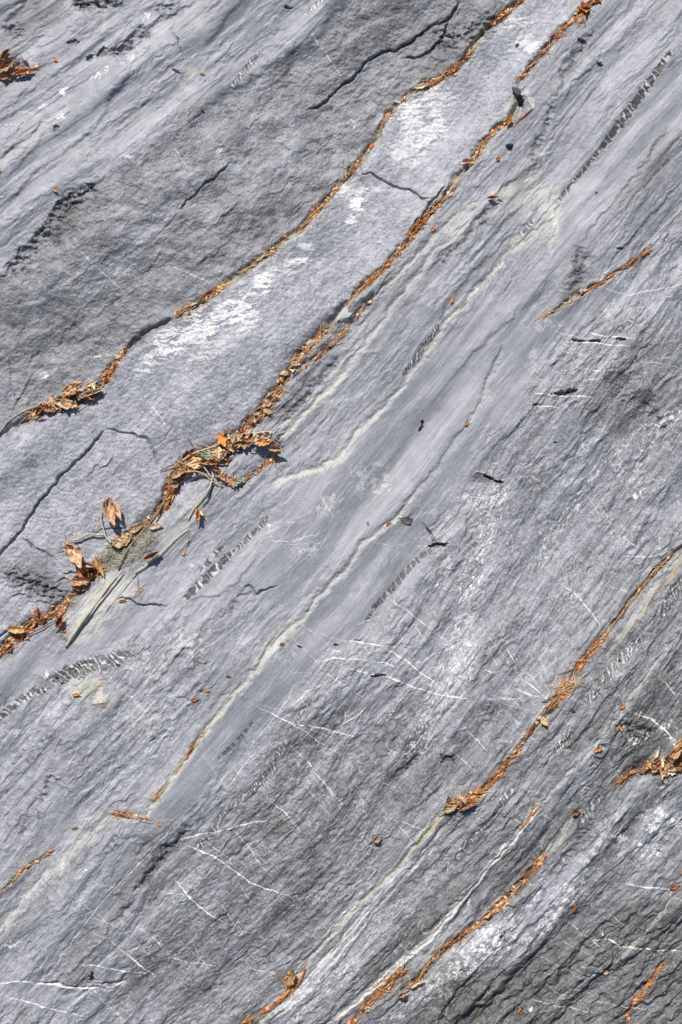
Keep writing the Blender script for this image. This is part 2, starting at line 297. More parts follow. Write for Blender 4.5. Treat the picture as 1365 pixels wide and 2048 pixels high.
# slab A: hackly, chipped
H += fA * (perlin(PX / 80, PY / 56, 41) * 5.0)
c1 = fbm(PX / 34 + PY / 90, PY / 20 - PX / 60, 3, 43)
H += fA * (sst(-.015, .02, c1) * .45 + sst(.22, .25, c1) * .5 - sst(-.25, -.28, c1) * .5)
c2 = fbm(PX / 75 - PY / 110 + 7, PY / 40 + PX / 80, 4, 44)
H += fA * (sst(-.01, .012, c2) * 1.1 + sst(.2, .22, c2) * 1.0 - sst(-.22, -.24, c2) * .9)
H -= fA * np.exp(-(c2 / .012) ** 2) * 1.4 * sst(0, .4, perlin(PX / 60, PY / 60, 45) + .1)
H += fA * fbm(PX / 9, PY / 7, 3, 47) * 0.38
# slab B: broad dome, fine pecked skin
H += fB * (fbm(PX / 190, PY / 190, 2, 51) * 9 + fbm(PX / 10, PY / 7, 3, 53) * .75)
# ripple zones: wrinkled cleavage
q = (perlin(FS / 26 + perlin(PX/40,PY/40,65)*.8, FT / 9.5, 61) + .5 * perlin(FS / 13, FT / 5.0, 62) + .25 * perlin(FS / 7, FT / 2.6, 63))
H += np.maximum(fRP, .35 * fLR) * (1 - np.abs(q) * 1.5) * 1.5
vx = PX * .34 + PY * .94; vy = PX * .94 - PY * .34
q2 = perlin(vx / 34 + perlin(PX/70, PY/70, 66), vy / 6.5 + 1.2*perlin(PX/60,PY/60,67), 64) + .5 * perlin(vx / 14, vy / 3.0, 68)
H += fRQ * q2 * .85
k3 = fbm(FS / 70 + perlin(PX / 30, PY / 30, 57) * .5, FT / 26 + perlin(PX / 24, PY / 24, 58) * .4, 3, 59)
H += np.clip(1.1 * fBR + .3 * fLR, 0, 1.3) * (sst(-.02, .02, k3) * 2.6 + sst(.24, .27, k3) * 2.2 - sst(-.27, -.3, k3) * 2.2)
sc = fbm(PX / 22, PY / 30, 3, 71)
H += (fBR * .8 + .25 * fLR) * (sst(-.05, .05, sc) * 1.0 + fbm(PX / 7, PY / 9, 2, 72) * .8)
H += (fbm(PX / 5, PY / 5, 2, 73) * 0.30 + fbm(PX / 11, PY / 11, 2, 74) * 0.32) * (1 - .75 * fSM) * (1 - .4 * fUL)
H += (PX - 682) * 0.0
# slabs sit proud of one another
H += 3.5 * fB - 1 * fA

# fissures
groove(F1, 7, 12, 1.0, seed=2); groove(F1b, 7, 12, 1.0, seed=3); groove(F2t, 6, 12, seed=4); groove(F2m, 7, 13, seed=5); groove(F2a, 12, 15, seed=6); groove(F2b, 7, 10, seed=7)
groove(F5, 5, 9, seed=8); groove(F5b, 5, 4, seed=9); groove(F7, 5, 9, seed=10); groove(F7b, 6, 9, seed=11); groove(F9, 4, 7, seed=12); groove(F10, 4, 5, seed=13); groove(F11, 4, 6, seed=14)
groove(S1, 7, 4, seed=15); groove(S2, 6, 4, seed=16); groove(S2b, 5, 3, seed=19); groove(S3, 6, 5, seed=17); groove(S3b, 8, 4, seed=18); groove(S5, 3, 3, seed=20); groove(S7, 3, 4); groove(S8, 3, 4)
groove([(560,868),(555,900),(520,938),(480,966),(440,972)], 9, 10)
groove([(1230,1568),(1262,1545),(1300,1530),(1345,1520),(1400,1515)], 12, 14)
groove([(0,160),(30,140),(60,130)], 16, 14, fade=10); groove([(-20,140),(20,130)], 18, 14, fade=10)
groove([(0,330),(20,310),(60,280),(90,245)], 5, 5)
lip([(1400,1560),(1345,1552),(1300,1545),(1262,1545)], -9, 4, 60)

# scarps with the raised side uphill (drawn from top right to lower left)
lip(EDGE_A, 5, 6, 50); lip(EDGE_A2, 5.5, 2.5, 45, 1.2)
lip([(505,-10),(470,20),(440,60),(410,95),(395,115)], 6, 4, 45, .8); lip([(285,146),(250,168),(222,205),(205,245),(165,282),(120,315),(75,345),(40,385),(0,420)], 6, 4, 45, .8)
lip([(400,0),(350,30),(290,55),(240,95),(200,115)], 7, 3, 35, 1.6); lip([(300,95),(262,100),(235,115),(205,122)], 5, 2, 20, 2)
lip([(250,45),(205,85),(150,125),(80,170),(0,225)], 5, 4, 40); lip([(105,245),(80,290),(40,340),(0,380)], 4, 4, 30)
lip([(60,-10),(30,25),(0,60)], 9, 5, 30)
lip([(1190,60),(1150,110),(1120,170),(1110,215),(1095,240)], 7, 4, 22, 1.2); lip([(1230,90),(1160,150),(1130,190),(1118,230)], 5, 3, 18)
lip([(1090,300),(1060,340),(1010,370),(960,430),(900,490),(840,560)], 5, 3, 30); lip([(1060,400),(1010,440),(960,500),(900,560)], 4, 3, 24); lip([(1085,420),(1040,450),(990,505),(930,560),(890,610),(884,650)], 4, 3, 22)
lip([(1365,360),(1320,410),(1280,450),(1245,500),(1200,540)], 5, 3, 40, 1.4); lip([(1340,250),(1290,320),(1240,390),(1200,430),(1150,500)], 4, 2.5, 26, 1.4)
lip([(700,690),(660,730),(620,770),(570,840)], 5, 4, 24); lip([(1050,600),(1000,660),(950,700),(900,760)], 4, 3, 24)
lip([(1160,520),(1155,560),(1125,600)], 9, 6, 30); lip([(1290,610),(1265,650),(1240,690)], 3, 2, 14)
lip([(395,1640),(330,1690),(300,1740),(260,1800),(220,1850),(185,1905),(120,1960)], 8, 4, 40, 1.3); lip([(360,1640),(310,1700),(280,1770)], 4, 3, 20)
lip([(120,1545),(85,1590),(40,1640),(0,1690)], 4, 3, 20, 1.5); lip([(160,1600),(135,1575),(100,1560)], 4, 2, 15, 1.5)
lip([(885,1430),(860,1480),(810,1530),(760,1570)], 7, 4, 40); lip([(700,1240),(660,1290),(600,1350)], 2, 3, 24)
lip([(960,1700),(900,1760),(850,1800),(800,1850)], 6, 4, 30); lip([(1365,1560),(1310,1600),(1260,1640),(1200,1700),(1160,1740)], 7, 4, 34, 1.4)
lip([(1230,1410),(1235,1440),(1220,1480),(1190,1540)], 6, 3, 18); lip([(1365,1870),(1300,1900),(1200,1960),(1120,2020)], 5, 3, 24, 1.6); lip([(1200,1700),(1120,1790),(1060,1850),(1000,1900)], 5, 3, 24, 1.4)
lip([(1250,1720),(1190,1790),(1110,1870),(1020,1950),(950,2010)], 5, 3, 22, 1.4); lip([(1365,1650),(1330,1720),(1290,1800)], 4, 3, 20)
lip([(520,1100),(480,1160),(440,1190),(370,1200)], 3, 2, 20); lip([(300,1190),(240,1200),(180,1240),(120,1300)], 5, 5, 40, .6)
lip([(560,905),(500,985),(440,1020),(380,1080),(330,1140)], 4, 4, 30, .6)
for i, (x, y, l) in enumerate([(210,620,60),(160,560,80),(300,540,60),(120,680,70),(330,470,50),(560,380,60),(450,440,70),(640,300,50),(510,250,60),(700,200,50),(250,700,40),(480,350,40),(60,730,40),(600,420,50),(420,520,60),(380,250,50)]):
    a = math.radians(-32 - (i * 37 % 30)); crack([(x + l * math.cos(a), y + l * math.sin(a)), (x + 4, y - 6), (x - l * .5, y + l * .35)], .8, 2.5, 2.6, 2.2, seed=i + 60, decay=18)

# hollows, gullies and rough broken patches
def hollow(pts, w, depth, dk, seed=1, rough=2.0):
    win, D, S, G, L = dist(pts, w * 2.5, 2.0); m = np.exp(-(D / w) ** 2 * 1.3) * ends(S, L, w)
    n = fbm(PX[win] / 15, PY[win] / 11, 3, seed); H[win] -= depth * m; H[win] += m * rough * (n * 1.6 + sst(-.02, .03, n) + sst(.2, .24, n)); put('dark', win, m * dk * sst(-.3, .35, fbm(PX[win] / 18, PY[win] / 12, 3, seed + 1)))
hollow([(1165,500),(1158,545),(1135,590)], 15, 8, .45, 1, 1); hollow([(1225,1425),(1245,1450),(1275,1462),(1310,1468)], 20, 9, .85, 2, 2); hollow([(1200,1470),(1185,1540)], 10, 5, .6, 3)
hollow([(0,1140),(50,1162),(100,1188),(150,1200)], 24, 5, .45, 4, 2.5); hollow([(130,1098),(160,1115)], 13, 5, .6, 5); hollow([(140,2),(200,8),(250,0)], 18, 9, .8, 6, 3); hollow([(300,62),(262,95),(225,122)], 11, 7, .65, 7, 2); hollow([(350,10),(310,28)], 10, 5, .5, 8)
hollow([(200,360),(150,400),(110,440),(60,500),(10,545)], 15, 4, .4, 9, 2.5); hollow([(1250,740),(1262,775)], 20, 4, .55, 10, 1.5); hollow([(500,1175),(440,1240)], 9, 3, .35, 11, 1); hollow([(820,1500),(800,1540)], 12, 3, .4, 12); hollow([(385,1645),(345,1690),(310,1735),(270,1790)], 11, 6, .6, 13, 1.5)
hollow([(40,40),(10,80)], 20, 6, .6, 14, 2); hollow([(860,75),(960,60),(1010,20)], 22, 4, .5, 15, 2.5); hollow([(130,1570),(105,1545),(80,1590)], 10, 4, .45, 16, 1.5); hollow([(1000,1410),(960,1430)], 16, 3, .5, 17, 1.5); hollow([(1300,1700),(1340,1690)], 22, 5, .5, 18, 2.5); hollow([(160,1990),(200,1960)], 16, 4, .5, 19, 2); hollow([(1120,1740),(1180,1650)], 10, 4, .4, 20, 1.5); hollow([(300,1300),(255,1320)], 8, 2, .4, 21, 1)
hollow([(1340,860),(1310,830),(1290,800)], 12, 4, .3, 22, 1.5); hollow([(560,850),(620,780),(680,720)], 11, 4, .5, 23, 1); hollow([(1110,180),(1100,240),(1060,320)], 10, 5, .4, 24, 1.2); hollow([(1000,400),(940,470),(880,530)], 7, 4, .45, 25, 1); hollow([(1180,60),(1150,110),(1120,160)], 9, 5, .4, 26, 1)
# open cracks
crack([(300,895),(330,880),(345,850)], 1, 3, 1.5, seed=91, decay=14); crack([(165,912),(150,905),(120,908)], 1, 3, 1.5, seed=92, decay=14); crack([(100,975),(140,985),(170,1010)], 1, 3, 1.5, seed=93, decay=14); crack([(230,900),(215,930),(190,950)], 1.2, 4, 1.5, seed=94, decay=14); crack([(60,1030),(95,1040),(150,1030)], .9, 2.5, 1.2, seed=95, decay=14)
crack([(918,-15),(916,8),(908,24),(895,36),(872,42),(850,58),(825,77),(790,95),(762,104),(735,115),(715,140),(697,160),(682,170),(650,200),(612,222)], 2.2, 11, 4, 1.3, 1, 50)
crack([(902,34),(893,58),(880,80),(862,96),(840,107),(800,111)], 2.2, 11, 4, 1.2, 2, 30)
crack([(468,322),(440,348),(425,360),(402,385),(378,403),(350,430)], 1.4, 6, 3, 1.4, 3, 40)
crack([(720,350),(740,345),(760,357),(790,369),(820,380),(848,397),(868,396)], 2.0, 10, 2, 1.3, 4, 20)
crack([(897,365),(884,380),(868,396),(846,430),(830,450),(815,470)], 2.2, 12, 2, 1.0, 5, 20)
crack([(318,940),(312,915),(303,895),(290,875),(262,868),(235,864),(210,855)], 2.0, 9, 1, 1.3, 6, 20)
crack([(212,858),(188,882),(165,910),(130,945),(100,975),(75,1005),(60,1030),(30,1075),(0,1108),(-40,1150)], 2.2, 12, 2, 1.2, 7, 30)
crack([(210,910),(185,945),(170,960)], 1, 4, 1, 1.5, 8, 15)
crack([(560,1172),(530,1180),(512,1190),(498,1172),(484,1178)], 2, 8, 3, 1.4, 9, 18); crack([(480,1155),(490,1175)], 1.5, 7, 1)
crack([(30,1250),(0,1272),(-30,1290)], 2.5, 12, 3); crack([(345,62),(360,85),(366,110),(372,130)], 1.2, 6, 0.5, .8, 11)
crack([(180,-5),(200,18),(225,22)], 5, 18, 3, 2, 12, 25); crack([(165,0),(178,10)], 4, 15, 1); crack([(130,8),(122,12)], 2.5, 8, 1)
crack([(340,1212),(310,1210),(275,1206),(250,1195),(232,1200)], 1.6, 8, 2.4, 1.4, 13)
crack([(40,1072),(70,1098),(92,1110),(118,1122)], 2.4, 10, 3); crack([(180,1068),(215,1060),(245,1058),(262,1050)], 1.3, 6, 1)
for k, (x, y) in enumerate([(20,1150),(60,1165),(40,1190),(100,1180),(80,1205),(120,1160),(140,1150)]):
    crack([(x + 30, y + 12), (x + 8, y - 2), (x - 26, y - 6 + k % 3 * 6)], 1.6, 6, 4, 2.5, 80 + k, 14)
crack([(845,1042),(855,1058),(866,1072),(872,1088),(892,1090)], 2.5, 12, 2, .8, 14, 16); crack([(385,960),(420,955),(428,972),(420,1000),(402,1025)], 2, 12, 2, .8, 15, 20)
crack([(370,972),(385,962),(410,955),(425,958)], 6, 16, 2, .6, 16); crack([(388,1315),(395,1330),(412,1340)], 1.5, 7, 2); crack([(1290,510),(1260,525),(1232,545)], 1, 4, 2)
crack([(1170,560),(1150,545),(1158,520)], 1.5, 6, 1); crack([(1310,685),(1280,700),(1260,735)], 1, 4, 2); crack([(190,1970),(240,1966),(250,1960)], 3, 11, 3)
crack([(60,1966),(110,1968),(170,1974),(232,1977)], 2.2, 9, 2); crack([(175,1950),(180,1960),(205,1962)], 2.5, 9, 2); crack([(70,740),(40,790),(20,835)], 1, 4, 1.5); crack([(12,700),(20,760),(35,815)], 1, 4, 1.5)
crack([(0,540),(35,515),(52,480)], 1, 6, 2); crack([(100,842),(60,838),(28,848)], 2.4, 14, 1, .6); crack([(1130,400),(1112,420),(1105,440)], 1, 3, 1)
crack([(640,1780),(600,1830),(560,1870)], 1, 3, 2); crack([(1005,1850),(1010,1880),(1016,1905)], 1.5, 7, .5); crack([(90,255),(160,220)], .8, 2, 1)

for a in [(1157,682,12,3,3,14),(1192,684,10,2.6,0,14),(1244,679,10,2.5,0,12),(1122,786,16,4,-8,14),(1142,783,9,5,0,12),(980,956,11,3,18,14),(998,963,9,3,14,12),(878,1091,15,3.5,-5,14),(757,1351,11,3.4,-3,12),(897,1519,14,9,20,7),(842,855,3,8,25,9),(1022,294,7,5.5,0,12),(1040,200,5,14,-28,16),(576,15,7,3,0,8),(240,1331,4,3.5,0,6),(1003,1872,3,5,0,10),(186,1955,4,10,-10,9),(1238,1322,3,3,0,6),(600,1294,5,1.8,30,6),(812,1043,14,7,0,3),(1070,810,6,3,0,6),(170,12,8,5,0,10),(118,1355,3,2,0,5),(845,843,4,3,0,8),(1200,130,6,4,30,8),(1165,85,10,4,20,5),(970,958,16,10,0,2),(1284,795,26,14,0,2),(1230,760,22,22,0,1.6),(1110,885,5,2,0,5),(1240,500,6,3,0,5),(1192,388,3,3,0,3),(672,1290,5,3,0,6),(715,1283,7,2,8,6),(115,260,5,7,0,5),(182,120,9,5,-30,7),(205,108,10,5,-40,7),(150,88,9,5,0,5)]:
    pit(*a)
for i in range(26):      # small plucked hollows on the lower left slab
    rs = random.Random(i + 5); x, y = rs.choice([(225,1670),(240,1695),(60,1640),(30,1650),(110,1480),(50,1510)]); pit(x + rs.uniform(-24, 24), y + rs.uniform(-22, 22), rs.uniform(3, 8), rs.uniform(2, 4), rs.uniform(20, 80), 1.2, .45, .3)

# ------------------------------------------------------------------ silt, ochre stain
band('silt', S1, 5.0, .75, seed=3); band('silt', [(1112,430),(1075,465),(1030,492),(1000,515)], 9, .7); band('silt', [(925,600),(905,632),(885,655)], 10, .8); band('silt', [(700,885),(685,912),(645,935),(600,946),(570,955)], 7, .8, seed=4)
band('silt', S2, 5, .6, seed=8); band('silt', [(700,725),(670,765),(640,795),(600,830),(560,880)], 9, .85, seed=9); band('silt', S2b, 7, .55, seed=10); band('silt', [(770,560),(740,600),(710,650)], 7, .5)
band('silt', S3[6:], 6, .62, seed=12); band('silt', [(985,740),(965,800),(935,850)], 7, .45); band('silt', [(610,1230),(570,1270),(535,1300),(512,1335)], 13, .7, streak=1.0, seed=14); band('silt', [(480,1372),(440,1422),(400,1480),(340,1560),(292,1632)], 7, .8, seed=15)
band('silt', S3b, 10, .62, seed=16, streak=.8); band('silt', [(300,1600),(292,1632),(255,1628)], 6, .8)
band('silt', [(975,388),(1005,400),(1050,400),(1090,385),(1105,420),(1110,470),(1095,495)], 15, .75, streak=.9, seed=18); band('silt', [(1000,398),(1040,378),(1072,350),(1085,335)], 12, .7, seed=19); band('silt', [(1085,335),(1090,310),(1070,300)], 3, .6)
band('silt', [(960,420),(930,440),(880,500)], 8, .6, seed=20)
band('silt', [(965,65),(950,90),(935,110)], 10, .75); band('silt', F1[8:], 5.5, .6, seed=22); band('silt', F2m, 5, .55, seed=23); band('silt', [(1040,185),(1022,215),(1012,235)], 9, .7)
band('silt', [(265,1155),(240,1190),(200,1225),(165,1255),(140,1285)], 19, .62, streak=1.0, seed=25); band('silt', [(420,985),(390,1015),(350,1065),(320,1090)], 9, .5, seed=26)
band('silt', [(362,143),(385,143),(394,152)], 9, .85, streak=.2, fade=8); band('silt', [(356,165),(372,166)], 5, .85, streak=.2, fade=6); band('silt', [(364,178),(380,180),(392,176)], 6, .85, streak=.2, fade=6); band('silt', [(310,160),(325,175)], 5, .4)
band('silt', [(135,1375),(165,1372),(195,1362),(205,1350)], 12, .9, streak=.2, fade=12, seed=27); band('silt', [(203,1345),(204,1380),(200,1412)], 9, .9, streak=.2, fade=8); band('silt', [(165,1390),(185,1400)], 10, .6); band('silt', [(222,1418),(232,1428)], 5, .7, fade=4); band('silt', [(152,1425),(153,1438)], 5, .7, fade=4)
band('silt', [(0,335),(30,310),(80,262),(130,225),(140,200)], 6, .5, seed=28); band('silt', [(430,20),(400,38),(360,55)], 5, .3); band('silt', [(205,0),(210,40),(215,90)], 4, .4)
band('silt', F5b, 5.5, .75, seed=29, streak=.7); band('silt', S5, 3, .6, seed=30); band('silt', [(1360,1100),(1320,1160),(1270,1240),(1210,1310)], 5, .55, seed=31); band('silt', S7, 5, .6); band('silt', S8, 3, .5, seed=32); band('silt', [(960,1470),(940,1500)], 3, .4)
for off in (-9, -4, 5): band('white', [(x + off, y + off * .6) for x, y in S6[2:]], 2.2, .55, seed=40 + off, streak=1.0)
for off in (-4, 4): band('white', [(x + off, y + off * .3) for x, y in S5[8:]], 1.7, .6, seed=50 + off, streak=.8)
band('white', [(x - 8, y - 4) for x, y in F5b], 2, .3, seed=61, streak=1.2); band('white', [(1000,1540),(1020,1500),(1060,1450),(1100,1380)], 2, .35, streak=1)
for pl_h in (F1, F2m, F2a, F5, F7, F9, F1b[3:8]): band('ochre', pl_h, 13, .2, warp=2.0, streak=1.3); band('dark', pl_h, 3.5, .55, streak=.6)
lip([(240,1146),(222,1168),(192,1208),(165,1246),(142,1288)], 10, 1.3, 24, .3, 10); band('silt', [(250,1150),(215,1185),(180,1225),(150,1262)], 15, .85, streak=.6, seed=70)
band('ochre', [(1370,1105),(1345,1150),(1320,1180)], 4.5, .8); band('ochre', [(1345,1150),(1305,1195),(1270,1240),(1230,1275),(1212,1295)], 2.5, .55); band('ochre', [(895,1622),(875,1640),(850,1668),(825,1695)], 4.5, .75); band('ochre', F5b[3:], 2.5, .3)
band('ochre', S3[18:], 2.2, .5); band('ochre', [(1045,195),(1030,225),(1015,245)], 4, .5); band('ochre', [(150,1380),(185,1370),(200,1360)], 6, .35); band('ochre', [(1365,1770),(1345,1775),(1320,1800)], 2.5, .5); band('ochre', F1[12:], 3.5, .5); band('ochre', F1b[3:9], 4, .3); band('ochre', F2m, 3.5, .45); band('ochre', F2a, 6, .4); band('ochre', F2t, 3, .5); band('ochre', F9, 2.2, .5); band('ochre', F5, 2.4, .55); band('ochre', F7, 3, .5)
band('ochre', [(0,1790),(25,1765),(60,1730)], 2, .3); band('ochre', [(1040,190),(1090,130)], 1.5, .3)

for k_, (sc_, th_) in enumerate([(46, .010), (30, .016), (75, .007)]):
    wbx = PX + 22 * perlin(PX / 40, PY / 40, 140 + k_); wby = PY + 22 * perlin(PX / 40, PY / 40, 150 + k_)
    g = perlin(wbx / sc_, wby / (sc_ * .8), 160 + k_); MASK['white'] = np.maximum(MASK['white'], (np.exp(-(g / th_ / 1.4) ** 2) * .42 * sst(.0, .5, perlin(PX / 70, PY / 70, 170 + k_) + .12) * np.clip(.8 * fRP + .85 * fRQ + .7 * fLR + .25, 0, 1) * (1 - .8 * fSM) * (1 - fA * .8) * (1 - fB * .7)).astype(f4))
# ------------------------------------------------------------------ calcite veins
V = [[(1162,664),(1200,672),(1268,678)],[(1125,682),(1190,688),(1258,694)],[(1150,735),(1215,745)],[(1140,762),(1205,760)],[(1068,787),(1120,791),(1182,796)],[(1052,806),(1080,812),(1118,817)],[(1110,694),(1130,704),(1145,706)],
 [(1275,617),(1290,616),(1308,621)],[(912,994),(930,991),(952,996)],[(915,994),(960,996),(1000,992)],[(932,1000),(950,1014),(962,1026)],[(985,927),(1000,928)],[(945,940),(985,950)],[(683,1281),(745,1288),(792,1296)],
 [(690,1280),(700,1282)],[(640,1325),(668,1315),(700,1318),(745,1322),(790,1331)],[(655,1300),(688,1304)],[(695,1335),(730,1345),(775,1353),(830,1375),(872,1388),(940,1397)],[(770,1295),(812,1322),(850,1350),(878,1372)],[(773,1195),(840,1240),(912,1297)],[(1122,1168),(1152,1190),(1175,1215),(1202,1252)],
 [(1214,1172),(1258,1186)],[(1042,1358),(1065,1372),(1092,1396)],[(1025,1376),(1060,1388),(1080,1392)],[(985,1390),(1045,1400)],[(975,1398),(1040,1396)],[(1062,1308),(1066,1318)],[(1085,1330),(1088,1338)],[(920,1445),(975,1500)],[(888,1488),(950,1540)],[(985,1476),(1022,1482)],
 [(1238,1072),(1292,1102)],[(1245,1110),(1290,1116),(1330,1108),(1365,1085)],[(1266,1424),(1300,1436),(1330,1460),(1352,1482)],[(1315,1352),(1335,1370),(1355,1395)],[(640,1342),(660,1352),(700,1378),(742,1402)],[(515,1412),(560,1435),(608,1460),(650,1492)],[(585,1412),(612,1385),(640,1370),(660,1358)],
 [(590,1447),(640,1456),(708,1473)],[(580,1490),(620,1530),(668,1590)],[(455,1576),(475,1550),(510,1505)],[(345,1680),(400,1670),(430,1665),(480,1652),(535,1640)],[(375,1690),(430,1715),(460,1735),(500,1765),(540,1778),(580,1790)],
 [(402,1678),(465,1720)],[(350,1762),(375,1788),(400,1818),(445,1843)],[(262,1844),(300,1868),(335,1907)],[(220,1878),(265,1918),(308,1954)],[(220,1915),(260,1902),(304,1891)],[(168,1930),(182,1928),(230,1940),(292,1948)],[(148,1932),(166,1925)],
 [(0,1968),(30,1964),(60,1965),(110,1971),(160,1976),(220,1976),(252,1963)],[(12,1994),(80,2011),(176,2036)],[(175,1975),(195,1985),(212,2012),(250,2044)],[(146,1784),(172,1808),(216,1846)],[(0,2040),(60,1985),(98,1948),(140,1890),(188,1824),(222,1785),(262,1745),(300,1705),(345,1655)],
 [(470,1664),(500,1695),(532,1742)],[(535,1595),(570,1625),(600,1660)],[(326,1785),(370,1790),(402,1800)],[(290,1865),(300,1840),(318,1828)],[(325,1915),(380,1925),(432,1931)],[(500,1939),(550,1944)],[(305,1862),(340,1848),(350,1830),(370,1818)],[(620,1536),(640,1555),(670,1596)],
 [(1250,1763),(1275,1770),(1335,1776)],[(1325,1780),(1368,1803)],[(1244,1893),(1290,1897),(1368,1904)],[(1168,1869),(1188,1882),(1206,1899)],[(1188,1880),(1215,1876),(1232,1882),(1243,1897)],[(1180,2004),(1235,2010),(1292,2021)],[(1068,2004),(1120,2014),(1178,2024)],
 [(1080,1965),(1100,1975),(1122,1993)],[(1138,1566),(1170,1572),(1192,1585)],[(1084,1625),(1105,1640),(1122,1656)],[(1218,1826),(1247,1847)],[(800,1652),(812,1664),(823,1680)],[(776,1634),(820,1648),(850,1659)],[(1205,1510),(1216,1515)],[(0,250),(25,247),(50,256)],[(45,224),(62,226),(78,232)],
 [(165,508),(200,540),(222,560),(248,582)],[(288,790),(315,825),(342,864)],[(420,788),(445,820),(472,852)],[(330,1300),(360,1290)],[(545,1080),(590,1082),(640,1066)],[(370,1330),(400,1300),(430,1285)],[(1322,600),(1332,594),(1345,592)],[(620,62),(650,100),(683,150)],
 [(1035,1330),(1010,1290),(1000,1270)],[(940,1090),(970,1120)],[(860,1092),(830,1093)],[(890,1103),(915,1104)],[(1190,875),(1210,890)],[(720,1310),(726,1340),(722,1365)],[(735,1330),(750,1350)],[(715,1250),(760,1235)],[(830,1255),(850,1275)],[(735,1415),(700,1440),(660,1470)],
 [(1190,1995),(1150,1975)],[(1245,1935),(1290,1925)],[(1140,1845),(1165,1870)],[(470,1190),(480,1200)],[(1020,1630),(1060,1655)],[(210,1945),(180,1930)],[(60,870),(30,900)],[(590,1365),(575,1400),(560,1420)],[(683,1330),(674,1358),(652,1400)],[(960,1340),(1000,1345)],[(350,300),(380,340)],[(1060,950),(1100,975)],
 [(350,535),(380,550),(430,572)],[(600,1395),(615,1410)],[(900,540),(935,545)],[(750,1085),(775,1088)],[(1350,540),(1365,543)],[(1210,578),(1260,590),(1365,570)],[(1190,700),(1180,720)]]
W_BIG = {0:1.4,1:1.5,4:1.5,5:1.3,13:1.6,15:1.5,17:1.5,18:1.2,20:1.3,22:1.1,23:1.2,33:1.7,36:1.2,38:1.6,41:1.5,42:1.4,44:1.7,46:1.5,48:1.6,50:2.2,51:1.5,63:1.8,65:1.8,67:1.8}
for i, v in enumerate(V): vein(v, W_BIG.get(i, 1.05), min(1, .62 + .12 * W_BIG.get(i, 1.05) + (.15 if i in W_BIG else 0)), seed=200 + i, gap=.1 if i in W_BIG else .35)
rs = random.Random(31)
for k_ in range(270):   # hairline veins, thickest in the wrinkled zone and the right hand slope
    cx, cy, sx_, sy_, a0 = rs.choice([(480,1480,180,160,38),(650,1560,160,120,45),(760,1300,110,80,30),(330,1880,200,110,35),(420,1750,160,100,30),(1030,1360,120,90,50),(1180,1960,160,80,20),(1150,1180,130,120,40),(250,1520,150,120,-40),(1180,740,90,60,10),(600,1080,120,90,-25)])
    x, y = rs.gauss(cx, sx_ * .5), rs.gauss(cy, sy_ * .5); a_ = math.radians(a0 + rs.gauss(0, 18)) if rs.random() < .7 else math.radians(rs.uniform(-60, -20)); l = rs.uniform(18, 75)
    p_ = [(x - l * math.cos(a_), y - l * math.sin(a_)), (x + rs.gauss(0, l * .06), y + rs.gauss(0, l * .06)), (x + l * math.cos(a_), y + l * math.sin(a_))]
    vein(p_, rs.uniform(.45, .8), rs.uniform(.2, .6), seed=600 + k_, gap=.5)
ladder([(1340,108),(1318,140),(1300,165),(1265,215),(1230,262),(1203,298)], 9, 15, 1.0, .62, .2, 1.5, 1, .12); ladder([(1203,298),(1165,345),(1130,385),(1115,405)], 4, 12, .9, .5, .2, .7, 2, .14); ladder([(1140,375),(1128,390)], 5, 2, .9, .3)
ladder([(1068,440),(1045,468),(1018,495)], 5.5, 8, .75, .6, .3, .6, 3); ladder([(1003,525),(985,548),(965,566)], 6, 8, .9, .65, .6, .8, 4); ladder([(958,570),(930,600)], 4, 6, .5, .5, .5, .4, 4); ladder([(876,652),(862,678),(840,708),(808,748)], 7.5, 16, .85, .6, 1.0, 1, 5)
ladder([(538,1032),(520,1055),(498,1075),(465,1108)], 5, 10, .8, .7, .3, .8, 6); ladder([(465,1105),(440,1130),(410,1160),(372,1198)], 8.5, 9, .95, .75, .3, 1.2, 7); ladder([(450,1092),(430,1110),(404,1142)], 6, 4, .75, .5, .3, .8, 8)
ladder([(255,1308),(220,1322),(180,1330),(150,1342)], 15, 9, .7, .8, -.6, 1.5, 9, .12); ladder([(185,1330),(150,1345),(112,1358)], 16, 8, .8, .8, -.7, 1.5, 10, .1); ladder([(95,1378),(70,1385),(45,1398),(18,1420),(-20,1450)], 8, 10, .75, .8, -.5, 1, 11)
ladder([(1285,1275),(1255,1305),(1230,1330),(1200,1365),(1172,1402)], 9, 17, .5, .85, .9, .8, 12, .12); ladder([(1142,1455),(1128,1478),(1105,1505)], 10, 8, .55, .95, .9, .8, 13, .13); ladder([(1375,1155),(1350,1185),(1325,1225)], 13, 10, .75, .8, .9, .9, 14, .12)
ladder([(866,1098),(842,1115),(815,1142),(780,1185),(750,1215),(733,1245)], 6.5, 14, .75, .25, .3, .9, 15, .08); ladder([(570,1480),(548,1530),(520,1570),(490,1595),(455,1622)], 8, 18, .45, .8, .8, .6, 16, .1); ladder([(450,1625),(420,1668),(395,1700)], 8, 8, .45, .75, .8, .6, 17); ladder([(625,1400),(595,1440),(575,1470)], 6, 8, .45, .4, .8, .4, 18)
ladder([(520,105),(500,130),(465,172)], 7, 10, .6, .6, .5, .8, 19); ladder([(655,0),(630,15),(615,30)], 6, 8, .4, .7, .5, .6, 20); ladder([(1022,1578),(1005,1600),(995,1615)], 8, 4, .4, .8, .8, .4, 21); ladder([(975,1640),(930,1690),(895,1730)], 7, 12, .4, .6, .8, .5, 22); ladder([(1200,1590),(1180,1610),(1165,1640)], 8, 5, .5, .6, .8, .5, 23); ladder([(1140,600),(1155,590)], 4, 2, .5, .2); ladder([(1275,625),(1250,655),(1232,672)], 4, 5, .7, .1)
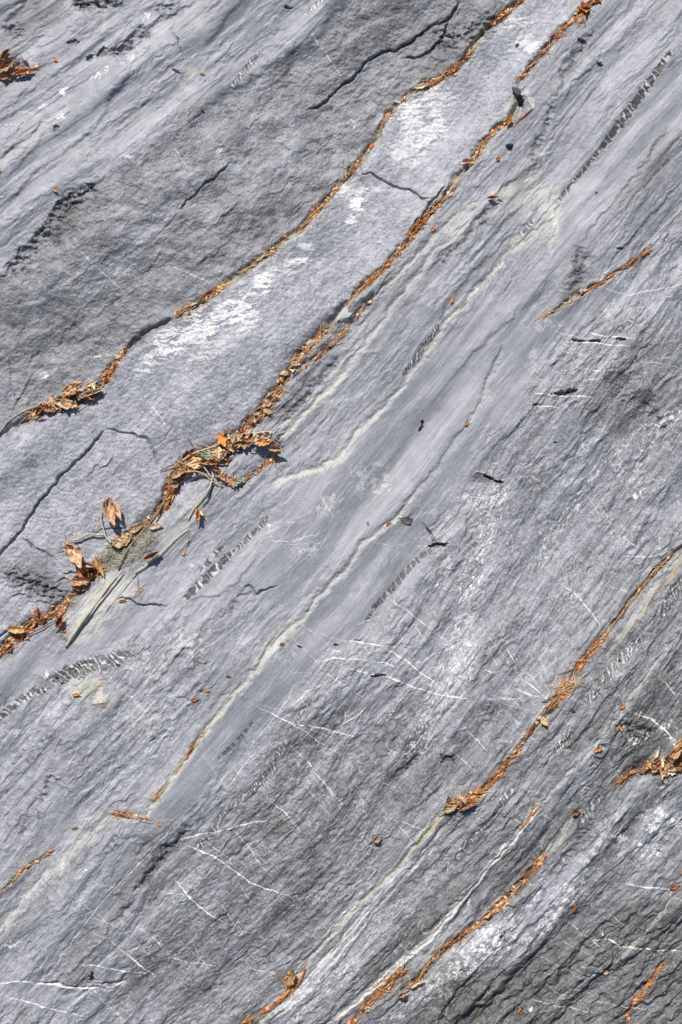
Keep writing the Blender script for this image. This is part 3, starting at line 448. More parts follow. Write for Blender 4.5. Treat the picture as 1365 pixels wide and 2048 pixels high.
ladder([(190,378),(128,402),(98,445),(65,482)], 5, 14, .5, .35, .2, 1, 25, .1); ladder([(510,1440),(480,1480),(440,1515)], 4.5, 3, .6, .1, .3, 1.4, 26); ladder([(1340,320),(1310,350),(1285,380)], 3, 3, .5, .1); ladder([(1060,820),(1045,840),(1032,858)], 4, 4, .7, .15); ladder([(1130,730),(1180,700)], 3, 3, .4, .1)
for pts, w, am in [([(1180,1290),(1160,1330),(1080,1400)], 3, .0), ([(1242,1340),(1222,1372),(1190,1420),(1160,1450),(1140,1500)], 7, .35), ([(1060,1570),(1020,1620),(960,1680),(900,1735)], 5, .4), ([(600,770),(560,830)], 10, .35), ([(800,590),(770,625),(740,655)], 4, .4), ([(1080,315),(1040,350),(1000,372)], 6, .5), ([(980,505),(930,555)], 4, .4), ([(830,510),(800,545)], 4, .3),([(1095,555),(1085,585),(1040,625)], 5, .5),([(1160,520),(1155,560),(1135,585)], 9, .45),([(250,75),(225,105),(195,118)], 8, .7),([(370,5),(340,20)], 6, .6),([(1225,1420),(1215,1470),(1195,1530)], 8, .4),([(1240,1440),(1270,1470),(1310,1470)], 14, .45),([(390,1642),(345,1690),(305,1740)], 6, .6),([(255,0),(170,8),(140,2)], 12, .6),([(130,1095),(160,1110)], 9, .5),([(0,1135),(60,1165),(120,1190),(105,1215)], 15, .45),([(1100,1850),(1180,1790),(1240,1740)], 6, .3),([(930,1760),(860,1830),(800,1890)], 13, .4)]:
    if am: band('dark', pts, w, am, streak=1.4, seed=int(pts[0][0]) % 90)

# chalky white crusts; lower right, white specks also paint the rock's glitter
def crust(x, y, rx, ry, ang, amt, flat=True, seed=1, thr=0.0, sx=15, sy=3.2):
    win = window([x], [y], max(rx, ry) * 1.6)
    X = PX[win] - x; Y = PY[win] - y; c, s = math.cos(math.radians(ang)), math.sin(math.radians(ang))
    r = ((X * c + Y * s) / rx) ** 2 + ((-X * s + Y * c) / ry) ** 2
    xx = PX[win] * .985 - PY[win] * .1 + 5 * perlin(PX[win] / 14, PY[win] / 14, seed + 1); yy = PY[win] * .985 + PX[win] * .12 + 4 * perlin(PX[win] / 18, PY[win] / 18, seed + 2)
    n = .75 * perlin(xx / 32, yy / 7.5, seed) + .55 * perlin(xx / 11, yy / 3.2, seed + 3) + .35 * fbm(xx / 5, yy / 2.4, 2, seed + 4) if flat else .5 * perlin(PX[win] / 17, PY[win] / 17, seed) + .45 * perlin(FS[win] / 9, FT[win] / 5, seed + 1) + .45 * fbm(PX[win] / 3.6, PY[win] / 3.0, 2, seed + 2)
    m = sst(.0, .10, n - thr - .5 * r + (.26 if flat else .06)) * np.clip(1.4 - r, 0, 1)
    put('white', win, np.clip(m, 0, 1) * amt); H[win] += m * .3
for i, a in enumerate([(525,568,26,34,0,1),(470,620,50,34,-30,1),(405,655,48,38,-25,1),(345,685,48,34,-20,1),(310,715,32,16,-20,.9),(290,738,28,14,-30,.9),(606,522,44,8,-3,.8),(612,492,20,10,0,.7),(840,225,55,42,-30,.75),(850,262,60,36,-20,.7),(815,300,46,36,0,.5),(880,190,40,26,0,.6),(716,405,20,26,0,.9),(700,440,18,14,0,.9),(690,380,26,22,0,.5),(735,375,40,12,0,.5),(1040,45,36,14,-10,.6),(1060,90,40,20,20,.5),(560,545,50,16,-20,.5),(430,700,60,20,-30,.35),(500,650,40,20,-50,.5)]):
    crust(*a, seed=300 + i)
for i, a in enumerate([(130,186,20,10,-20,.95),(124,238,9,16,30,.9),(205,150,30,12,-30,.7),(290,40,20,10,-40,.6),(80,212,20,10,0,.6),(265,120,40,12,-35,.5),(440,310,14,14,0,.6),(257,318,12,8,0,.6),(705,242,14,14,0,.5),(200,712,22,8,0,.5),(85,750,14,10,0,.7),(267,1390,12,4,0,1),(95,1348,7,10,0,.9),(175,1740,7,8,0,1),(28,1887,24,12,-30,.8),(538,1051,5,4,-50,1),(440,1072,4,3,0,1),(384,1131,4,3,0,1),(540,1052,10,2,-45,1),(620,1100,45,20,-20,.5),(660,1010,40,30,-30,.35),(270,740,30,20,0,.3),(1270,990,6,14,-10,1),(1283,985,3,10,0,.8),(938,1800,4,16,8,.9),(1278,1685,6,8,0,1),(908,1942,10,7,0,1),(1063,2020,7,10,0,.8),(1207,1868,6,9,0,.6),(1208,1660,26,30,0,.3),(1310,1640,30,44,10,.7),(1350,1640,24,36,0,.6),(1295,1700,30,26,0,.6),(1240,1680,20,34,0,.5),(1190,1690,14,30,20,.5),(1130,1790,24,70,38,.75),(1090,1850,26,60,40,.6),(1170,1730,14,40,30,.6),(985,1880,50,46,-20,.85),(940,1920,60,40,-20,.6),(860,1970,60,30,-35,.45),(790,2020,50,20,-30,.35),(1020,1850,20,30,0,.5),(1245,560,30,24,0,.35),(1215,615,22,30,0,.3),(130,1790,60,60,0,.15),(1090,650,60,20,0,.3),(1070,720,14,50,0,.3),(960,1000,60,20,0,.5),(300,1330,60,40,0,.3),(380,1280,60,40,0,.3),(290,1440,70,60,0,.25),(740,960,60,50,0,.3),(560,1300,60,40,0,.2)]):
    crust(*a, flat=False, seed=400 + i, thr=.02)
# pale braided webs
for i, (pts, w, am) in enumerate([([(1000,985),(985,1050),(955,1120),(938,1180)], 22, .7),([(890,1100),(900,1140),(880,1170)], 8, .5),([(1235,890),(1190,950),(1150,1020),(1085,1110)], 8, .6),([(1365,820),(1320,850),(1290,900),(1275,960)], 12, .55),([(1360,840),(1300,850),(1240,890)], 8, .5),([(1140,1020),(1110,1060),(1085,1120)], 14, .5),([(1200,1020),(1240,1080)], 8, .3),([(930,1250),(925,1310),(880,1380),(860,1440),(830,1500)], 24, .55),([(920,1300),(930,1340)], 26, .5),([(960,1180),(940,1250)], 10, .4),([(1240,1450),(1270,1480),(1310,1465),(1340,1440)], 7, .7),([(1270,1425),(1310,1440),(1350,1490)], 5, .6),([(1090,1195),(1160,1190)], 6, .35),([(540,545),(480,580)], 10, .3),([(1050,330),(1100,300)], 5, .3),([(1105,500),(1110,440),(1100,420)], 5, .5),([(700,1930),(620,1985),(580,2030)], 24, .5),([(730,1880),(800,1800)], 8, .4),([(0,1860),(60,1790),(130,1730)], 14, .35),([(660,1300),(700,1310)], 8, .2),([(830,1720),(900,1640)], 5, .4),([(1130,1700),(1060,1800),(1010,1850)], 7, .5),([(640,1790),(720,1780)], 14, .3),([(1365,1000),(1300,1030),(1250,1080)], 12, .35),([(850,1060),(800,1100),(700,1190)], 6, .25),([(1210,1640),(1240,1625),(1290,1590),(1330,1560)], 4, .4)]):
    win, D, S, G, L = dist(pts, w * 2 + 10, 1.0)
    n = np.abs(fbm(FS[win] / 26, FT[win] / 7, 3, 500 + i)); put('white', win, sst(.12, .03, n) * min(1, am * 1.45) * sst(1.5, .6, D / w))
# ------------------------------------------------------------------ mesh
EXTRA = globals().get('EXTRA')
HM = H * fade_out
H_SM = HM.copy()
def box(a, k):
    for ax in (0, 1):
        c = np.cumsum(np.pad(a, [(k + 1, k) if ax == i else (0, 0) for i in (0, 1)], mode='edge'), axis=ax, dtype=np.float64)
        a = (np.take(c, range(2 * k + 1, c.shape[ax]), ax) - np.take(c, range(0, c.shape[ax] - 2 * k - 1), ax)) / (2 * k + 1)
    return a.astype(f4)
H_SM = box(HM, 7)
def world(x, y, z=0.0): return Vector(((x - W_PX / 2) / 1000.0, -(y - H_PX / 2) / 1000.0, z / 1000.0))
def surf(x, y, smooth=0.5):
    i = min(max(np.searchsorted(gx_, x), 1), NX - 1); j = min(max(np.searchsorted(gy_, y), 1), NY - 1)
    return float(HM[j, i] * (1 - smooth) + H_SM[j, i] * smooth)

co = np.empty((NY * NX, 3), f4)
co[:, 0] = (PX.ravel() - W_PX / 2) / 1000; co[:, 1] = -(PY.ravel() - H_PX / 2) / 1000; co[:, 2] = HM.ravel() / 1000
j, i = np.meshgrid(np.arange(NY - 1), np.arange(NX - 1), indexing='ij'); a = (j * NX + i).ravel()
quads = np.stack([a, a + NX, a + NX + 1, a + 1], 1).astype(np.int32)
me = bpy.data.meshes.new('rock_face'); nf = len(quads)
me.vertices.add(len(co)); me.vertices.foreach_set('co', co.ravel())
me.loops.add(nf * 4); me.loops.foreach_set('vertex_index', quads.ravel())
me.polygons.add(nf); me.polygons.foreach_set('loop_start', np.arange(0, nf * 4, 4, dtype=np.int32))
try: me.polygons.foreach_set('loop_total', np.full(nf, 4, dtype=np.int32))
except Exception: pass
me.polygons.foreach_set('use_smooth', np.ones(nf, bool))
me.update(calc_edges=True)
MASK['tone'] = TONE; MASK['grain'] = np.clip(1 - .85 * fSM - .25 * fUL, 0, 1); MASK['peck'] = np.clip(fB + .5 * fRQ * 0 , 0, 1)
MASK['brown'] = np.clip(.15 * fA + .6 * fBR + .08 * fLR, 0, 1)
for k, v in MASK.items():
    at = me.attributes.new(k, 'FLOAT', 'POINT'); at.data.foreach_set('value', np.ascontiguousarray(v.ravel(), dtype=f4))
at = me.attributes.new('flow', 'FLOAT_VECTOR', 'POINT'); fv = np.zeros((len(co), 3), f4); fv[:, 0] = FS.ravel() / 1000; fv[:, 1] = FT.ravel() / 1000
at.data.foreach_set('vector', fv.ravel())
rock = bpy.data.objects.new('rock_face', me); COL.objects.link(rock); rock['kind'] = 'structure'

# ------------------------------------------------------------------ rock material
def new_mat(name):
    m = bpy.data.materials.new(name); m.use_nodes = True; nt = m.node_tree
    for n in list(nt.nodes): nt.nodes.remove(n)
    o = nt.nodes.new('ShaderNodeOutputMaterial'); b = nt.nodes.new('ShaderNodeBsdfPrincipled'); nt.links.new(b.outputs[0], o.inputs[0])
    return m, nt, b
m_rock, nt, bs = new_mat('grey_slate'); N = nt.nodes; LK = nt.links.new
def attr(n, t='Fac'): a = N.new('ShaderNodeAttribute'); a.attribute_name = n; return a.outputs[t]
def math_(op, a, b=None, c=None, clamp=False):
    n = N.new('ShaderNodeMath'); n.operation = op; n.use_clamp = clamp
    for k, v in enumerate((a, b, c)):
        if v is None: continue
        if isinstance(v, (int, float)): n.inputs[k].default_value = v
        else: LK(v, n.inputs[k])
    return n.outputs[0]
def noise(vec, scale, det=4, rough=.55, dist_=0):
    n = N.new('ShaderNodeTexNoise'); n.inputs['Scale'].default_value = scale; n.inputs['Detail'].default_value = det; n.inputs['Roughness'].default_value = rough; n.inputs['Distortion'].default_value = dist_
    LK(vec, n.inputs['Vector']); return n.outputs['Fac']
def mix(f, a, b):
    n = N.new('ShaderNodeMix'); n.data_type = 'RGBA'; n.clamp_factor = True
    if isinstance(f, (int, float)): n.inputs[0].default_value = f
    else: LK(f, n.inputs[0])
    for k, v in ((6, a), (7, b)):
        if isinstance(v, tuple): n.inputs[k].default_value = (*v, 1)
        else: LK(v, n.inputs[k])
    return n.outputs[2]
def smap(v, a, b, lo=0, hi=1):
    n = N.new('ShaderNodeMapRange'); n.interpolation_type = 'SMOOTHSTEP'; LK(v, n.inputs[0])
    for k, t in enumerate((a, b, lo, hi)): n.inputs[k + 1].default_value = t
    return n.outputs[0]
tc = N.new('ShaderNodeTexCoord').outputs['Object']
mp = N.new('ShaderNodeMapping'); LK(attr('flow', 'Vector'), mp.inputs['Vector']); mp.inputs['Scale'].default_value = (0.14, 1, 1); fl = mp.outputs[0]
grain = attr('grain'); 
n_st = noise(fl, 130, 5, .65); n_st2 = noise(fl, 420, 3, .6); n_iso = noise(tc, 60, 6, .65); n_fine = noise(tc, 330, 4, .7); n_big = noise(tc, 7, 3)
gr = math_('MULTIPLY_ADD', grain, .75, .25)
t = math_('ADD', attr('tone'), math_('MULTIPLY', math_('SUBTRACT', n_st, .5), math_('MULTIPLY', gr, 1.0)))
t = math_('ADD', t, math_('MULTIPLY', math_('SUBTRACT', n_iso, .5), math_('MULTIPLY', gr, .95)))
t = math_('ADD', t, math_('MULTIPLY', math_('SUBTRACT', n_fine, .5), math_('MULTIPLY', gr, 1.35)))
t = math_('ADD', t, math_('MULTIPLY', math_('SUBTRACT', n_st2, .5), math_('MULTIPLY', gr, .8)))
t = math_('ADD', t, math_('MULTIPLY', math_('SUBTRACT', n_big, .5), .25), clamp=True)
cr = N.new('ShaderNodeValToRGB'); LK(t, cr.inputs[0]); e = cr.color_ramp.elements
e[0].position = 0; e[0].color = (.062, .062, .064, 1); e[1].position = 1; e[1].color = (.45, .452, .49, 1)
x = e.new(.3); x.color = (.144, .144, .151, 1); x = e.new(.62); x.color = (.248, .252, .281, 1)
col = cr.outputs[0]
col = mix(math_('MULTIPLY', math_('ADD', attr('brown'), .12), smap(n_iso, .4, .65)), col, (.13, .125, .112))
flk = N.new('ShaderNodeTexVoronoi'); flk.inputs['Scale'].default_value = 260; LK(tc, flk.inputs['Vector'])
spk = math_('MULTIPLY', smap(noise(tc, 330, 3, .8), .60, .68), math_('MULTIPLY_ADD', attr('peck'), .4, .45))
spk = math_('MULTIPLY', spk, math_('MULTIPLY', smap(noise(tc, 22, 3), .42, .62), grain))
col = mix(spk, col, (.66, .67, .70))  # pale flecks painted into the colour as sun glints on mica
col = mix(math_('MULTIPLY', attr('dark'), math_('MULTIPLY_ADD', n_fine, .5, .8), clamp=True), col, (.058, .057, .052))
col = mix(math_('MULTIPLY', attr('silt'), math_('MULTIPLY_ADD', n_st2, .9, .4), clamp=True), col, mix(n_iso, (.36, .365, .32), (.56, .55, .48)))
col = mix(math_('MULTIPLY', attr('ochre'), math_('MULTIPLY_ADD', n_fine, 1.2, .15), clamp=True), col, mix(n_iso, (.30, .20, .07), (.50, .38, .17)))
col = mix(math_('MULTIPLY', attr('white'), math_('MULTIPLY_ADD', n_fine, .9, .5), clamp=True), col, (.80, .79, .76))
LK(col, bs.inputs['Base Color'])
LK(math_('MULTIPLY_ADD', n_fine, .35, .38), bs.inputs['Roughness'])
bs.inputs['Specular IOR Level'].default_value = .5
bh = math_('ADD', math_('MULTIPLY', n_st2, .55), math_('ADD', math_('MULTIPLY', n_fine, .8), noise(tc, 900, 2, .6)))
bp = N.new('ShaderNodeBump'); bp.inputs['Distance'].default_value = .0012; LK(bh, bp.inputs['Height']); LK(math_('MULTIPLY_ADD', grain, .3, .1), bp.inputs['Strength'])
LK(bp.outputs[0], bs.inputs['Normal'])
me.materials.append(m_rock)

# ================================================================== litter: leaves, needles, twigs, moss, stones
R = random.Random(11)
def tagit(o, label=None, cat=None, group=None, kind=None):
    if label: o['label'] = label
    if cat: o['category'] = cat
    if group: o['group'] = group
    if kind: o['kind'] = kind
def organic(name, c1, c2, scale=60, rough=.6, trans=0.0, c3=None, bump=.3):
    m, nt, b = new_mat(name); n = nt.nodes; lk = nt.links.new
    tcn = n.new('ShaderNodeTexCoord'); ns = n.new('ShaderNodeTexNoise'); ns.inputs['Scale'].default_value = scale; ns.inputs['Detail'].default_value = 5; ns.inputs['Roughness'].default_value = .65
    lk(tcn.outputs['Object'], ns.inputs['Vector'])
    oi = n.new('ShaderNodeObjectInfo')
    ad = n.new('ShaderNodeMath'); ad.operation = 'MULTIPLY_ADD'; lk(oi.outputs['Random'], ad.inputs[0]); ad.inputs[1].default_value = .5; ad.inputs[2].default_value = -.25
    a2 = n.new('ShaderNodeMath'); a2.operation = 'ADD'; lk(ad.outputs[0], a2.inputs[0]); lk(ns.outputs['Fac'], a2.inputs[1])
    rp = n.new('ShaderNodeValToRGB'); rp.color_ramp.elements[0].position = .3; rp.color_ramp.elements[0].color = (*c1, 1); rp.color_ramp.elements[1].position = .7; rp.color_ramp.elements[1].color = (*c2, 1)
    if c3: e_ = rp.color_ramp.elements.new(.5); e_.color = (*c3, 1)
    lk(a2.outputs[0], rp.inputs[0]); lk(rp.outputs[0], b.inputs['Base Color']); b.inputs['Roughness'].default_value = rough; b.inputs['Specular IOR Level'].default_value = .35
    bp_ = n.new('ShaderNodeBump'); bp_.inputs['Distance'].default_value = .001; bp_.inputs['Strength'].default_value = bump; lk(ns.outputs['Fac'], bp_.inputs['Height']); lk(bp_.outputs[0], b.inputs['Normal'])
    return m
M = {
 'tan': organic('tan_leaf', (.26, .105, .04), (.68, .44, .26), 130), 'cream': organic('cream_leaf', (.34, .19, .09), (.76, .64, .46), 130),
 'orange': organic('orange_leaf', (.34, .08, .015), (.74, .30, .075), 110), 'brown': organic('brown_leaf', (.10, .04, .018), (.32, .15, .06), 70),
 'yellow': organic('yellow_leaf', (.34, .15, .045), (.68, .46, .22), 130), 'green': organic('grey_green_leaf', (.22, .28, .22), (.42, .48, .38), 80),
 'n_or': organic('orange_needle', (.32, .09, .022), (.72, .29, .08), 40), 'n_st': organic('straw_needle', (.40, .24, .10), (.66, .48, .27), 40), 'n_br': organic('brown_needle', (.09, .03, .015), (.30, .11, .04), 40),
 'twig': organic('grey_brown_twig', (.22, .16, .11), (.48, .38, .28), 90), 'straw': organic('pale_stalk', (.38, .31, .20), (.62, .54, .40), 60),
 'stone': organic('grey_stone', (.05, .05, .046), (.19, .185, .18), 50, .7), 'tanstone': organic('tan_stone', (.40, .32, .20), (.60, .52, .38), 50, .7), 'pale_stone': organic('pale_stone', (.28, .28, .27), (.48, .48, .45), 60, .7),
 'moss': organic('dry_moss', (.40, .38, .29), (.72, .69, .56), 120, .8)}
def mesh_obj(name, verts, faces, mat, parent=None, smooth=True):
    me_ = bpy.data.meshes.new(name); me_.from_pydata(verts, [], faces)
    if smooth: me_.polygons.foreach_set('use_smooth', [True] * len(faces))
    me_.materials.append(mat); o = bpy.data.objects.new(name, me_); COL.objects.link(o)
    if parent: o.parent = parent
    return o
def tube_geo(pts, rad, sides=6, squash=1.0):
    V_, F_ = [], []; n = len(pts); pts = [Vector(p) for p in pts]
    for k, p in enumerate(pts):
        t = (pts[min(k + 1, n - 1)] - pts[max(k - 1, 0)]).normalized()
        s = t.cross(Vector((0, 0, 1)));  s = s.normalized() if s.length > 1e-4 else Vector((1, 0, 0)); u = s.cross(t)
        r = rad(k / (n - 1)) if callable(rad) else rad
        for q in range(sides):
            a_ = 2 * math.pi * q / sides; V_.append(p + (s * math.cos(a_) + u * math.sin(a_) * squash) * r)
    for k in range(n - 1):
        for q in range(sides):
            F_.append((k * sides + q, k * sides + (q + 1) % sides, (k + 1) * sides + (q + 1) % sides, (k + 1) * sides + q))
    F_.append(tuple(range(sides))[::-1]); F_.append(tuple((n - 1) * sides + q for q in range(sides)))
    return V_, F_
def smooth_path(pts, k=6):
    out = []; P_ = [pts[0]] + list(pts) + [pts[-1]]
    for i in range(1, len(P_) - 2):
        for q in range(k):
            t = q / k; a, b, c, d = P_[i - 1:i + 3]
            out.append(tuple(.5 * (2 * b[m] + (c[m] - a[m]) * t + (2 * a[m] - 5 * b[m] + 4 * c[m] - d[m]) * t * t + (3 * b[m] - a[m] - 3 * c[m] + d[m]) * t ** 3) for m in range(len(pts[0]))))
    out.append(tuple(pts[-1])); return out

# ---- leaves
def leaf_geo(L, Wd, curl, fold, roll, seed, teeth=.06, base=.35, jag=0.0, crump=.32):
    """local frame: stem at the origin, tip along +x, millimetres -> metres"""
    r = random.Random(seed); nu, nv = 15, 8; V_ = []; ph = [r.uniform(0, 6.3) for _ in range(8)]
    tw = r.uniform(-.35, .35); bend = r.uniform(-.22, .22)
    for i in range(nu + 1):
        u = i / nu
        w = (math.sin(math.pi * min(.995, max(.02, u)) ** .8) ** (.55 + base * u)) * Wd / 2
        w *= max(.2, 1 + teeth * math.sin(u * 34 + ph[0]) + 2.2 * jag * math.sin(u * 9 + ph[1]) + 2 * jag * math.sin(u * 21 + ph[6]))
        for j in range(-nv, nv + 1):
            v = j / nv
            x = u * L; y = v * w
            rr = roll * abs(v) ** 1.5
            z = fold * abs(y) + rr * w * (1 if v > 0 else .7)
            y *= 1 - .45 * abs(roll) * abs(v)
            z += curl * L * (u - .35) ** 2 + .055 * Wd * math.sin(u * 7 + ph[2]) * math.cos(v * 4 + ph[3]) + .035 * Wd * math.sin(u * 19 + ph[4] + v * 6) + .03 * Wd * math.sin(v * 13 + ph[5])
            y += bend * L * (u - .5) ** 2 * 1.0
            z += crump * Wd * (abs(((u * 3.1 + v * 1.3 + ph[6]) % 1) - .5) + .8 * abs(((v * 1.9 - u * 2.3 + ph[7]) % 1) - .5)); x += crump * .25 * Wd * math.sin(v * 7 + ph[7])
            a_ = tw * (u - .4); y, z = y * math.cos(a_) - z * math.sin(a_), y * math.sin(a_) + z * math.cos(a_)
            V_.append((x / 1000, y / 1000, z / 1000))
    m_ = 2 * nv + 1; F_ = [(i * m_ + j, (i + 1) * m_ + j, (i + 1) * m_ + j + 1, i * m_ + j + 1) for i in range(nu) for j in range(m_ - 1)]
    rib = [V_[i * m_ + nv] for i in range(nu + 1)]
    return V_, F_, rib
def solid(o, t=.0006):
    md = o.modifiers.new('thickness', 'SOLIDIFY'); md.thickness = t; md.offset = 0
leaf_no = 0
def leaf(x, y, ang, L, Wd, mat, label, curl=.5, fold=.5, roll=.3, lift=4, pitch=0.0, tilt=0.0, full=True, group=None, seed=None, name='dead_leaf', cat='leaf', flip=False, jag=.05):
    """x, y: stem end; ang: direction of the tip on the picture, degrees counter-clockwise from right"""
    global leaf_no
    leaf_no += 1; seed = seed or leaf_no * 7
    V_, F_, rib = leaf_geo(L, Wd, curl, fold, roll, seed, jag=jag)
    zmin = min(v[2] for v in V_)
    V_ = [(a, b, c - zmin) for a, b, c in V_]; rib = [(a, b, c - zmin) for a, b, c in rib]
    rot = (tilt, -math.radians(pitch), math.radians(ang))
    ca, sa = math.cos(math.radians(ang)), math.sin(math.radians(ang))
    z = max(surf(x, y, 1), surf(x + ca * L * .5, y - sa * L * .5, 1) - (0 if pitch <= 0 else 4)) + lift
    if full:
        root = bpy.data.objects.new(name, None); COL.objects.link(root); root.empty_display_size = .01
        bl = mesh_obj('blade', V_, F_, M[mat], root); solid(bl)
        g = tube_geo([(a, b, c + .0004) for a, b, c in rib], lambda t: .0009 * (1 - .8 * t), 5); mesh_obj('midrib', *g, M['twig' if mat == 'green' else 'straw'], root)
        sl = L * .3; g = tube_geo([(rib[0][0] + .001, rib[0][1], rib[0][2]), (-sl * .5 / 1000, .001, rib[0][2] - .001), (-sl / 1000, .003, rib[0][2] - .003)], lambda t: .0008 + .0003 * t, 5); mesh_obj('stalk', *g, M['twig'], root)
    else:
        root = mesh_obj(name, V_, F_, M[mat]); solid(root)
    root.location = world(x, y, z); root.rotation_euler = rot
    tagit(root, label, cat, group); return root

leaf(139, 1082, -60, 56, 38, 'tan', 'big curled tan leaf with folded top, standing on the slab beside the moss tuft', curl=1.0, fold=.9, roll=-.65, lift=20, pitch=-6, tilt=.25)
leaf(214, 995, -80, 58, 30, 'tan', 'folded tan leaf with hanging pointed tip, standing alone on the bare grey slab', curl=.9, fold=1.1, roll=-.5, lift=18, pitch=-8, tilt=-.2)
leaf(226, 1000, -65, 44, 16, 'tan', 'narrow tan leaf lobe leaning against the pointed leaf on the bare slab', curl=.3, fold=.4, roll=.3, lift=15, pitch=-6, full=False)
leaf(224, 1090, 22, 44, 32, 'cream', 'broad pale cream leaf with fine veins at the upper left edge of the moss tuft', curl=.35, fold=.25, roll=-.25, lift=8, tilt=-.2)
leaf(256, 1066, 32, 40, 16, 'cream', 'slim pale cream leaf above the broad cream one, beside the brown twig', curl=.3, fold=.3, lift=7)
leaf(298, 1054, 8, 28, 14, 'cream', 'small pale leaf at the upper right edge of the moss tuft', curl=.3, fold=.3, lift=7)
leaf(152, 1122, -18, 46, 15, 'tan', 'long rolled tan leaf under the big curled leaf', roll=.8, fold=.6, lift=9)
leaf(193, 1121, -62, 38, 15, 'yellow', 'mustard brown curled leaf on edge at the lower left of the moss tuft', roll=1.0, fold=1.0, lift=11)
leaf(178, 1163, 172, 38, 28, 'tan', 'tan cupped leaf just below the heap of orange bits', curl=.8, fold=.5, roll=.5, lift=7)
leaf(170, 1178, 170, 28, 14, 'cream', 'pale leaf underside tucked below the tan cupped leaf', curl=.6, fold=.5, roll=.5, lift=5, full=False)
leaf(52, 1261, 168, 36, 19, 'yellow', 'yellow tan leaf lying across the lowest left strip of litter', curl=.5, fold=.5, roll=.4, lift=8)
leaf(508, 885, 32, 42, 34, 'cream', 'large cream and tan leaf bent up at the top right of the big leaf pile', curl=1.1, fold=.6, roll=-.4, lift=15, tilt=.25)
leaf(512, 888, 12, 32, 18, 'orange', 'orange leaf inside the fold of the large cream leaf of the pile', curl=.8, fold=.8, roll=.2, lift=12)
leaf(538, 895, -10, 30, 18, 'cream', 'crumpled cream leaf at the far right end of the big leaf pile', curl=.8, fold=.8, roll=.7, lift=9)
leaf(404, 908, -12, 42, 24, 'green', 'smooth grey green leaf on top of the big leaf pile', curl=.25, fold=.15, roll=-.2, lift=17)
leaf(372, 928, 5, 44, 26, 'yellow', 'broad ochre leaf left of the grey green leaf in the pile', curl=.5, fold=.5, roll=-.3, lift=14)
leaf(398, 1042, 88, 24, 14, 'orange', 'small dark orange curled leaf by itself under the pale curved stalk', curl=1.0, fold=1.0, roll=.8, lift=8)
leaf(393, 1018, -38, 20, 9, 'cream', 'little pale leaf scrap above the dark orange curled leaf', curl=.8, fold=.6, roll=.4, lift=7, full=False)
leaf(292, 1120, 36, 34, 16, 'tan', 'curled tan leaf at the right edge of the moss tuft', curl=.8, fold=.8, roll=.9, lift=9)
leaf(130, 788, 30, 42, 30, 'tan', 'upright crumpled tan leaf in the upper left leaf heap by the dark slab', curl=1.0, fold=.9, roll=-.4, lift=12)
leaf(160, 795, 22, 52, 17, 'cream', 'long cream leaf rolled into a tube at the right of the upper left leaf heap', curl=.3, fold=.9, roll=1.0, lift=9)
leaf(146, 812, 165, 40, 22, 'cream', 'cream leaf flattened at the foot of the upper left leaf heap', curl=.5, fold=.5, roll=.3, lift=8)
leaf(112, 820, 170, 34, 18, 'tan', 'tan leaf at the lower left point of the upper left leaf heap', curl=.5, fold=.5, roll=.5, lift=7)
leaf(830, 172, 12, 30, 11, 'cream', 'white cream leaf at the lower end of the upper needle strip', curl=.3, fold=.5, roll=.4, lift=6)
leaf(576, 1966, 72, 36, 25, 'yellow', 'fan shaped yellow tan leaf standing up at the bottom edge', curl=.4, fold=.3, roll=-.3, lift=10, pitch=8, name='dead_leaf')
leaf(1342, 1512, 72, 44, 22, 'yellow', 'tall yellow tan leaf standing at the right edge of the picture', curl=.4, fold=.4, roll=-.4, lift=14, pitch=6)
leaf(1304, 1512, 70, 26, 11, 'cream', 'slim cream leaf standing left in the right hand leaf heap', curl=.5, fold=.5, roll=.5, lift=10)
leaf(1322, 1540, 85, 20, 12, 'yellow', 'small yellow leaf at the front edge of the right hand leaf heap', curl=.5, fold=.4, roll=.4, lift=12)
leaf(1080, 1434, -50, 17, 15, 'yellow', 'small round tan leaf at the foot of the needle bundle on the right', curl=.6, fold=.3, roll=-.4, lift=6)
leaf(930, 1602, 118, 28, 14, 'cream', 'pale pointed leaf standing up in the lower needle heap', curl=.4, fold=.6, roll=.4, lift=9)
leaf(885, 1618, 28, 36, 20, 'cream', 'cream leaf at the lower left end of the lower needle heap', curl=.4, fold=.4, roll=.3, lift=6)
leaf(918, 1612, 20, 36, 15, 'tan', 'tan leaf along the lower edge of the lower needle heap', curl=.4, fold=.5, roll=.5, lift=7)
leaf(898, 1604, 100, 16, 12, 'brown', 'small brown leaf lobe above the cream leaf of the lower heap', curl=.4, fold=.4, roll=.4, lift=8, full=False)
leaf(820, 1966, 30, 30, 12, 'tan', 'small tan leaf in the fissure beside the glittering rock', curl=.4, fold=.6, roll=.5, lift=6)
leaf(798, 1986, 40, 18, 13, 'tan', 'small tan leaf at the lower tip of the fissure beside the glittering rock', curl=.5, fold=.4, roll=.5, lift=6, full=False)
leaf(968, 1832, 50, 18, 15, 'yellow', 'round ochre leaf halfway down the fissure beside the glittering rock', curl=.6, fold=.5, roll=.6, lift=7, full=False)
leaf(748, 1680, 35, 18, 13, 'tan', 'lone tan leaf shard with a dark shadow on the rippled rock', curl=.3, fold=.6, roll=.2, lift=6, full=False)
leaf(1142, 1624, 20, 16, 12, 'brown', 'lone red brown leaf scrap at the head of a pale groove', curl=.4, fold=.5, roll=.4, lift=4, full=False)
leaf(-8, 150, 35, 56, 26, 'tan', 'large tan leaf in the top left corner heap', curl=.5, fold=.6, roll=.4, lift=16)
leaf(-14, 128, 20, 44, 20, 'cream', 'cream leaf above the large tan one in the top left corner', curl=.5, fold=.7, roll=.4, lift=18)
leaf(8, 128, 62, 30, 14, 'brown', 'dark brown upright leaf in the top left corner heap', curl=.6, fold=1.0, roll=.8, lift=20)
